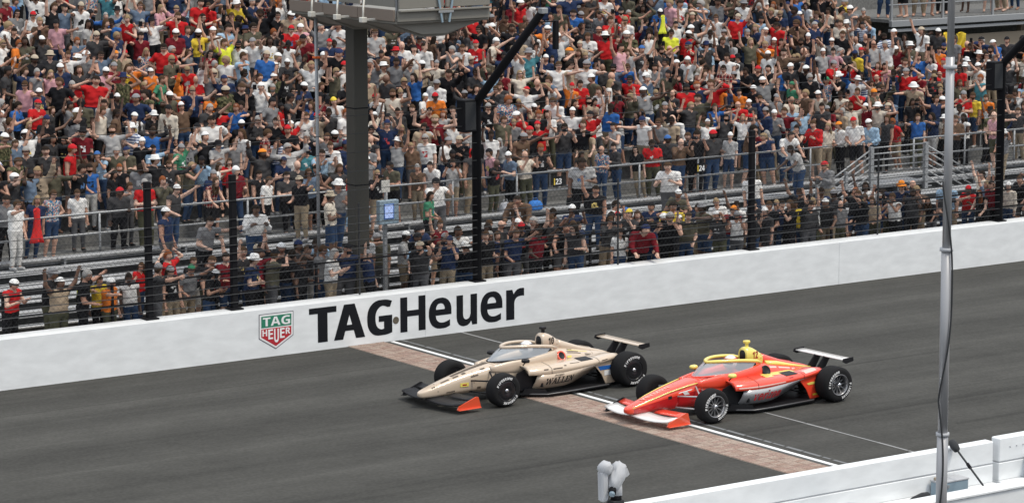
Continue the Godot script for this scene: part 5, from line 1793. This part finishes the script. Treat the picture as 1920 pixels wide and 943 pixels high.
	for s in [1.0, -1.0]:
		part("rear_endplate", plate_mesh([Vector2(3.34, 0.715), Vector2(3.36, 0.775), Vector2(3.61, 0.785), Vector2(3.62, 0.705), Vector2(3.43, 0.67)], 0.016, Transform3D(Basis(), Vector3(0, 0, 0.705 * s - 0.008))), M.carbon, car)
		part("wing_pylon", plate_mesh([Vector2(3.10, 0.42), Vector2(3.36, 0.42), Vector2(3.56, 0.745), Vector2(3.38, 0.745)], 0.022, Transform3D(Basis(), Vector3(0, 0, 0.13 * s - 0.011))), M.carbon, car)
	# aeroscreen and its frame
	var sc := new_st(true)
	var rings2 := []
	for k in 25:
		var t := lerpf(-1.0, 1.0, k / 24.0)
		var a := aero_curve(t, false)
		var b := aero_curve(t, true)
		rings2.append([a, a.lerp(b, 0.5) + Vector3(-0.012, 0.008, 0), b])
	loft(sc, rings2, false)
	var frame_pts := [Vector3(1.66, 0.86, -0.28)]
	for k in 25: frame_pts.append(aero_curve(lerpf(-1.0, 1.0, k / 24.0), true))
	frame_pts.append(Vector3(1.66, 0.86, 0.28))
	var fst := new_st(true)
	var frings := []
	for i in frame_pts.size():
		var dir: Vector3 = (frame_pts[mini(i + 1, frame_pts.size() - 1)] - frame_pts[maxi(i - 1, 0)]).normalized()
		var sx := dir.cross(Vector3.UP).normalized()
		var ring := []
		for k in 10:
			var a := TAU * k / 10
			ring.append(frame_pts[i] + sx * cos(a) * 0.040 + Vector3.UP * sin(a) * 0.034)
		frings.append(ring)
	loft(fst, frings)
	var fr := part("screen_frame", done(fst), L.accent, car)
	part("aeroscreen", done(sc), M.aero_glass, fr)
	var low := []
	for k in 25: low.append(aero_curve(lerpf(-1.0, 1.0, k / 24.0), false))
	part("screen_seal", tube_mesh(low, 0.016, 6), L.seal, fr)
	part("centre_strut", tube_mesh([aero_curve(0, false) + Vector3(0.03, 0, 0), aero_curve(0, true)], 0.014, 6), M.carbon, fr)
	# fuel port on the left flank
	st = new_st(true)
	lathe(st, [Vector2(0.112, -0.09), Vector2(0.105, 0.012), Vector2(0.078, 0.016), Vector2(0.074, 0.004)], 24, Transform3D(Basis(Vector3(1, 0, 0), -0.50) * Basis.from_scale(Vector3(0.9, 1, 1)), Vector3(1.74, 0.700, 0.352)))
	var fp := part("fuel_port", done(st), L.port, car)
	st = new_st(true)
	lathe(st, [Vector2(0.078, 0.008), Vector2(0.05, -0.004), Vector2(0.001, -0.006)], 24, Transform3D(Basis(Vector3(1, 0, 0), -0.50) * Basis.from_scale(Vector3(0.9, 1, 1)), Vector3(1.74, 0.700, 0.352)))
	part("fuel_port_throat", done(st), M.carbon, fp)
	return car

var pod_rows := []

func pod_z(x: float, y: float) -> float:
	var n := pod_rows.size()
	for i in n - 1:
		var p: Array = pod_rows[i]
		var q: Array = pod_rows[i + 1]
		if x >= p[0] and x <= q[0]:
			var t: float = (x - p[0]) / (q[0] - p[0])
			var y0 := lerpf(p[1], q[1], t); var y1 := lerpf(p[3], q[3], t); var y2 := lerpf(p[5], q[5], t)
			var z0 := lerpf(p[2], q[2], t); var z1 := lerpf(p[4], q[4], t); var z2 := lerpf(p[6], q[6], t)
			return lerpf(z0, z1, (y - y0) / (y1 - y0)) if y < y1 else lerpf(z1, z2, (y - y1) / (y2 - y1))
	return 0.7

# lettering laid on the curved left sidepod wall
func pod_letters(words: String, bold: bool, x0: float, x1: float, y0: float, y1: float, serif := false) -> ArrayMesh:
	var flat := letters_mesh(words, bold, x0, x1, y0, y1, 0.003, Transform3D(), serif)
	var a := flat.surface_get_arrays(0)
	var v: PackedVector3Array = a[Mesh.ARRAY_VERTEX]
	for i in v.size(): v[i].z = pod_z(v[i].x, v[i].y) + 0.007 + v[i].z
	a[Mesh.ARRAY_VERTEX] = v
	var m := ArrayMesh.new()
	m.add_surface_from_arrays(Mesh.PRIMITIVE_TRIANGLES, a)
	return m

func driver(label: String, at: Vector3, helmet: Color, trim: Color, suit: Color) -> void:
	var o := thing("person", label, "person", at)
	o.rotation.y = CAR_TURN
	var B := []
	for s in [1.0, -1.0]:
		B.append([Vector3(0.10, 0.30, 0.07 * s), Vector3(0.15, 0.48, 0.07 * s), 0.11, 0.11, TORSO])
		B.append([Vector3(0.15, 0.48, 0.07 * s), Vector3(0.18, 0.62, 0.08 * s), 0.11, 0.10, TORSO])
		B.append([Vector3(0.18, 0.66, 0.08 * s), Vector3(0.17, 0.66, 0.17 * s), 0.065, 0.055, TORSO])
	B.append([Vector3(0.18, 0.66, 0), Vector3(0.15, 0.78, 0), 0.062, 0.06, NECK])
	for s in [1.0, -1.0]:
		B.append([Vector3(0.17, 0.655, 0.18 * s), Vector3(-0.02, 0.52, 0.22 * s), 0.055, 0.045, UPARM])
		B.append([Vector3(-0.02, 0.52, 0.22 * s), Vector3(-0.24, 0.60, 0.12 * s), 0.045, 0.034, FOREARM])
		B.append([Vector3(-0.24, 0.60, 0.12 * s), Vector3(-0.30, 0.62, 0.11 * s), 0.04, 0.036, HAND])
		B.append([Vector3(0.08, 0.28, 0.09 * s), Vector3(-0.38, 0.38, 0.10 * s), 0.09, 0.065, THIGH])
		B.append([Vector3(-0.38, 0.38, 0.10 * s), Vector3(-0.80, 0.30, 0.09 * s), 0.06, 0.045, CALF])
	var net := body_net(B, 0.03)
	var m := mat("race_suit_%d" % taken.get("person", 0), suit, 0.9)
	part("body", arrays_mesh({"v": net.v, "n": net.n, "c": null, "i": net.i}), m, o)
	var hm := mat("helmet_%d" % taken.get("person", 0), helmet, 0.2)
	hm.clearcoat_enabled = true
	var st := new_st(true)
	var rings := []
	for i in 13:
		var a := PI * i / 12.0
		var ring := []
		for j in 22:
			var b := TAU * j / 22.0
			var d := Vector3(sin(a) * cos(b), cos(a), sin(a) * sin(b))
			var p := d * Vector3(0.150, 0.140, 0.125)
			if d.x < 0.0 and d.y < 0.0: p.x *= 1.0 + 0.14 * -d.x
			ring.append(Vector3(0.12, 0.885, 0) + p + Vector3.ONE * 0.0001 * i)
		rings.append(ring)
	loft(st, rings, true, false, false)
	var h := part("helmet", done(st), hm, o)
	st = new_st(true)
	rings = []
	for i in 4:
		var yy := lerpf(-0.03, 0.05, i / 3.0)
		var ring := []
		for j in 13:
			var b := lerpf(-1.25, 1.25, j / 12.0)
			var k := sqrt(1.0 - pow(yy / 0.140, 2.0)) * 1.02
			ring.append(Vector3(0.12 - cos(b) * 0.154 * k, 0.885 + yy, sin(b) * 0.128 * k))
		rings.append(ring)
	loft(st, rings, false)
	part("visor", done(st), M.gloss_black, h)
	st = new_st(true)
	var band := []
	for j in 25:
		var b := TAU * j / 24.0
		band.append(Vector3(0.12 + cos(b) * 0.126, 0.96, sin(b) * 0.106))
	tube(st, band, 0.012, 6, false)
	part("helmet_band", done(st), mat("helmet_trim_%d" % taken.get("person", 0), trim, 0.3), h)

func build_cars() -> void:
	mat("tyre", lin(0.016, 0.016, 0.017), 0.85).metallic_specular = 0.25
	mat("carbon", lin(0.013, 0.013, 0.015), 0.5).metallic_specular = 0.35
	mat("carbon_highlight", lin(0.10, 0.10, 0.105), 0.3)  # paler than the carbon: the edge highlight is in this colour
	mat("gloss_black", lin(0.010, 0.010, 0.012), 0.25)
	mat("chrome", lin(0.6, 0.6, 0.62), 0.12, 1.0)
	mat("rim_grey", lin(0.30, 0.30, 0.31), 0.3, 0.75)
	var g := mat("aero_glass", Color(0.80, 0.83, 0.86, 0.42), 0.05)
	g.transparency = BaseMaterial3D.TRANSPARENCY_ALPHA
	var paint := func(key: String, c: Color, metal: float) -> StandardMaterial3D:
		var m := mat(key, c, 0.32, metal)
		m.clearcoat_enabled = true
		m.clearcoat = 0.8
		m.clearcoat_roughness = 0.06
		return m
	var cream: Material = paint.call("cream_gold_paint", lin(0.57, 0.46, 0.35), 0.06)
	var red: Material = paint.call("red_paint", lin(0.82, 0.065, 0.028), 0.0)
	var yellow: Material = paint.call("yellow_paint", lin(0.80, 0.66, 0.14), 0.0)
	var white: Material = paint.call("white_paint", lin(0.74, 0.72, 0.70), 0.0)
	var silver: Material = paint.call("silver_paint", lin(0.46, 0.46, 0.47), 0.35)
	var orange: Material = paint.call("orange_red_paint", lin(0.72, 0.085, 0.03), 0.0)
	var deep: Material = mat("deep_red_ink", lin(0.32, 0.010, 0.014), 0.5)
	# pale gold car
	var L := {"body": cream, "side": cream, "accent": cream, "spine": cream, "pod": M.carbon, "number": "10", "number_ink": M.black_print, "wing": M.carbon, "flap": M.carbon, "endplate": orange, "arm": M.carbon, "mirror": M.carbon, "rim": M.gloss_black, "nut": M.chrome, "disc": true, "rear_wing": cream, "seal": M.carbon, "port": orange, "phase": 0.35}
	var a := make_car("cream gold open-wheel racing car with orange front endplate crossing the brick line", L, Vector3(-0.81, 0.004, 7.221))
	part("side_lettering", pod_letters("WALLEN", true, 1.12, 1.80, 0.235, 0.375, true), M.black_print, a)
	part("small_lettering", pod_letters("morgan", false, 1.30, 1.52, 0.395, 0.44, true), M.black_print, a)
	seams(a)
	var sepia: Material = mat("sepia_ink", lin(0.10, 0.075, 0.055), 0.6)
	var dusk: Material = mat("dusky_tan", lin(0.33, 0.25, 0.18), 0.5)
	for q in [[-0.88, -0.70, 62, 78], [-0.62, -0.50, 60, 76], [-0.42, -0.34, 62, 80], [-0.05, 0.05, 48, 60], [-0.28, -0.12, 18, 27], [-1.10, -1.02, 40, 60], [-0.80, -0.62, -18, -10], [-0.15, -0.07, -28, -12]]:
		part("decal", skin_patch(NOSE, 3.4, q[0], q[1], q[2], q[3]), sepia, a)
	for q in [[1.95, 2.30, 42, 46], [1.95, 2.25, 50, 53], [2.40, 2.58, 38, 44], [2.0, 2.12, 60, 66]]:
		part("decal", skin_patch(COVER, 2.3, q[0], q[1], q[2], q[3]), sepia, a)
	for q in [[1.05, 1.15, 0.26, 0.34], [1.26, 1.48, 0.26, 0.33], [1.55, 1.60, 0.40, 0.50], [1.72, 1.95, 0.55, 0.60], [2.45, 2.60, 0.2, 0.3]]:
		part("decal", deck_patch(q[0], q[1], q[2], q[3]), sepia, a)
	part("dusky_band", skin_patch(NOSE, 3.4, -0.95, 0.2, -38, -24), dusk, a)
	part("centre_line", skin_patch(NOSE, 3.4, -0.60, 0.22, 86, 94), sepia, a)
	part("yellow_script", skin_patch(COVER, 2.3, 2.0, 2.5, 56, 60), yellow, a)
	var wx := Transform3D(Basis(Vector3.UP, 0.05), Vector3(0, 0, 0.768))
	part("blue_sticker", plate_mesh([Vector2(2.40, 0.44), Vector2(2.865, 0.44), Vector2(2.862, 0.36), Vector2(2.46, 0.36)], 0.003, wx), M.blue_frame, a)
	part("pale_sticker", plate_mesh([Vector2(2.56, 0.34), Vector2(2.855, 0.34), Vector2(2.85, 0.24), Vector2(2.56, 0.24)], 0.003, wx), M.logo_white, a)
	part("nose_sticker", plate_mesh([Vector2(-0.09, -0.03), Vector2(0.09, -0.03), Vector2(0.09, 0.045), Vector2(-0.09, 0.045)], 0.003, Transform3D(Basis(Vector3.UP, -0.115), Vector3(-0.42, 0.37, 0.209))), yellow, a)
	part("nose_mark", plate_mesh([Vector2(-0.045, -0.008), Vector2(0.045, -0.008), Vector2(0.045, 0.018), Vector2(-0.045, 0.018)], 0.003, Transform3D(Basis(Vector3.UP, -0.115), Vector3(-0.42, 0.37, 0.212))), deep, a)
	part("yellow_sticker", plate_mesh([Vector2(-0.05, -0.02), Vector2(0.05, -0.02), Vector2(0.05, 0.02), Vector2(-0.05, 0.02)], 0.003, Transform3D(Basis(Vector3(1, 0, 0), -0.30), Vector3(1.94, 0.66, 0.343))), yellow, a)
	# red car
	L = {"body": red, "side": silver, "accent": yellow, "spine": red, "pod": yellow, "number": "12", "number_ink": deep, "wing": white, "flap": red, "endplate": orange, "arm": silver, "mirror": yellow, "rim": M.rim_grey, "nut": M.chrome, "disc": false, "rear_wing": white, "seal": red, "port": M.carbon, "phase": 0.9}
	var b := make_car("red and yellow open-wheel racing car with silver sidepods trailing beside the cream car", L, Vector3(1.535, 0.004, 10.741))
	part("side_lettering", pod_letters("verizon", true, 1.16, 1.86, 0.22, 0.42), deep, b)
	seams(b)
	var blush: Material = mat("pink_highlight_and_ink", lin(0.78, 0.50, 0.44), 0.5)  # ink of the decals, also the colour of the painted highlight streaks
	var crimson: Material = paint.call("crimson_shade", lin(0.45, 0.012, 0.014), 0.0)  # body red as it looks in shade
	part("crimson_shade_band", skin_patch(NOSE, 3.4, -1.2, 0.24, -40, 8), crimson, b)  # shading of the lower nose flank painted on as deeper red
	for q in [[0.80, 1.9, 0.10, 0.18], [2.45, 2.75, 0.45, 0.75]]: part("highlight_band", deck_patch(q[0], q[1], q[2], q[3]), blush, b)  # highlight streaks painted on the sidepod top
	for q in [[1.75, 2.35, 0.80, 0.97], [1.55, 1.75, 0.72, 0.98]]: part("yellow_band", deck_patch(q[0], q[1], q[2], q[3]), yellow, b)
	for q in [[1.90, 2.08, 40, 48], [2.14, 2.45, 40, 47], [2.5, 2.6, 36, 44]]: part("decal", skin_patch(COVER, 2.3, q[0], q[1], q[2], q[3]), blush, b)
	part("decal", deck_patch(2.02, 2.12, 0.36, 0.46), deep, b)
	part("white_arrow", skin_patch(NOSE, 3.4, -0.26, 0.02, 14, 22, 0.003, 0.05), white, b)
	part("white_arrow", skin_patch(NOSE, 3.4, -0.12, -0.02, 2, 14, 0.003, -0.06), white, b)
	part("dark_disc", skin_patch(NOSE, 3.4, -0.48, -0.40, 2, 14, 0.003), M.carbon, b)
	var along := Vector3(1.0, 0.262, 0).normalized()
	part("nose_lettering", letters_mesh("verizon", true, 0.0, 0.66, -0.07, 0.07, 0.003, Transform3D(Basis(along, Vector3(0, 0, -1), along.cross(Vector3(0, 0, -1))), Vector3(-0.98, 0.432, 0))), mat("pale_ink", lin(0.75, 0.42, 0.34), 0.5), b)
	for s in [1.0, -1.0]:
		part("nose_stripe", tube_mesh([Vector3(-1.22, 0.305, 0.093 * s), Vector3(-0.75, 0.455, 0.158 * s), Vector3(-0.40, 0.545, 0.198 * s), Vector3(-0.05, 0.615, 0.239 * s), Vector3(0.2, 0.655, 0.277 * s)], 0.012, 6), yellow, b)
	var sp := new_st(true)
	var sr := []
	for q in [[1.9, 0.845, 0.118, 0.20, 0.765], [2.2, 0.800, 0.105, 0.19, 0.735], [2.5, 0.71, 0.095, 0.17, 0.672], [2.9, 0.60, 0.07, 0.12, 0.588], [3.1, 0.555, 0.045, 0.08, 0.545]]:
		sr.append([Vector3(q[0], q[1], q[2]), Vector3(q[0], (q[1] + q[4]) * 0.5 + 0.02, (q[2] + q[3]) * 0.5), Vector3(q[0], q[4] + 0.014, q[3]), Vector3(q[0], q[4] - 0.03, q[3] - 0.02), Vector3(q[0], q[1] - 0.05, q[2] - 0.03)])
	loft(sp, sr)
	part("spine_stripe", done(sp), yellow, b)
	wx = Transform3D(Basis(Vector3.UP, 0.05), Vector3(0, 0, 0.768))
	part("gold_sticker", plate_mesh([Vector2(2.50, 0.385), Vector2(2.62, 0.405), Vector2(2.80, 0.40), Vector2(2.70, 0.355), Vector2(2.55, 0.35)], 0.003, wx), yellow, b)
	part("guard_mark", plate_mesh([Vector2(2.66, 0.13), Vector2(2.82, 0.13), Vector2(2.82, 0.165), Vector2(2.66, 0.165)], 0.003, wx), M.sign_yellow, b)
	driver("driver in white helmet seated in the cream gold racing car", car_frame(Vector3(-0.81, 0.004, 7.221)) * Vector3(1.05, 0, 0), lin(0.72, 0.72, 0.72), lin(0.1, 0.1, 0.12), lin(0.05, 0.05, 0.06))
	driver("driver in white and red helmet seated in the red racing car", car_frame(Vector3(1.535, 0.004, 10.741)) * Vector3(1.05, 0, 0), lin(0.72, 0.70, 0.68), lin(0.5, 0.02, 0.02), lin(0.35, 0.02, 0.02))
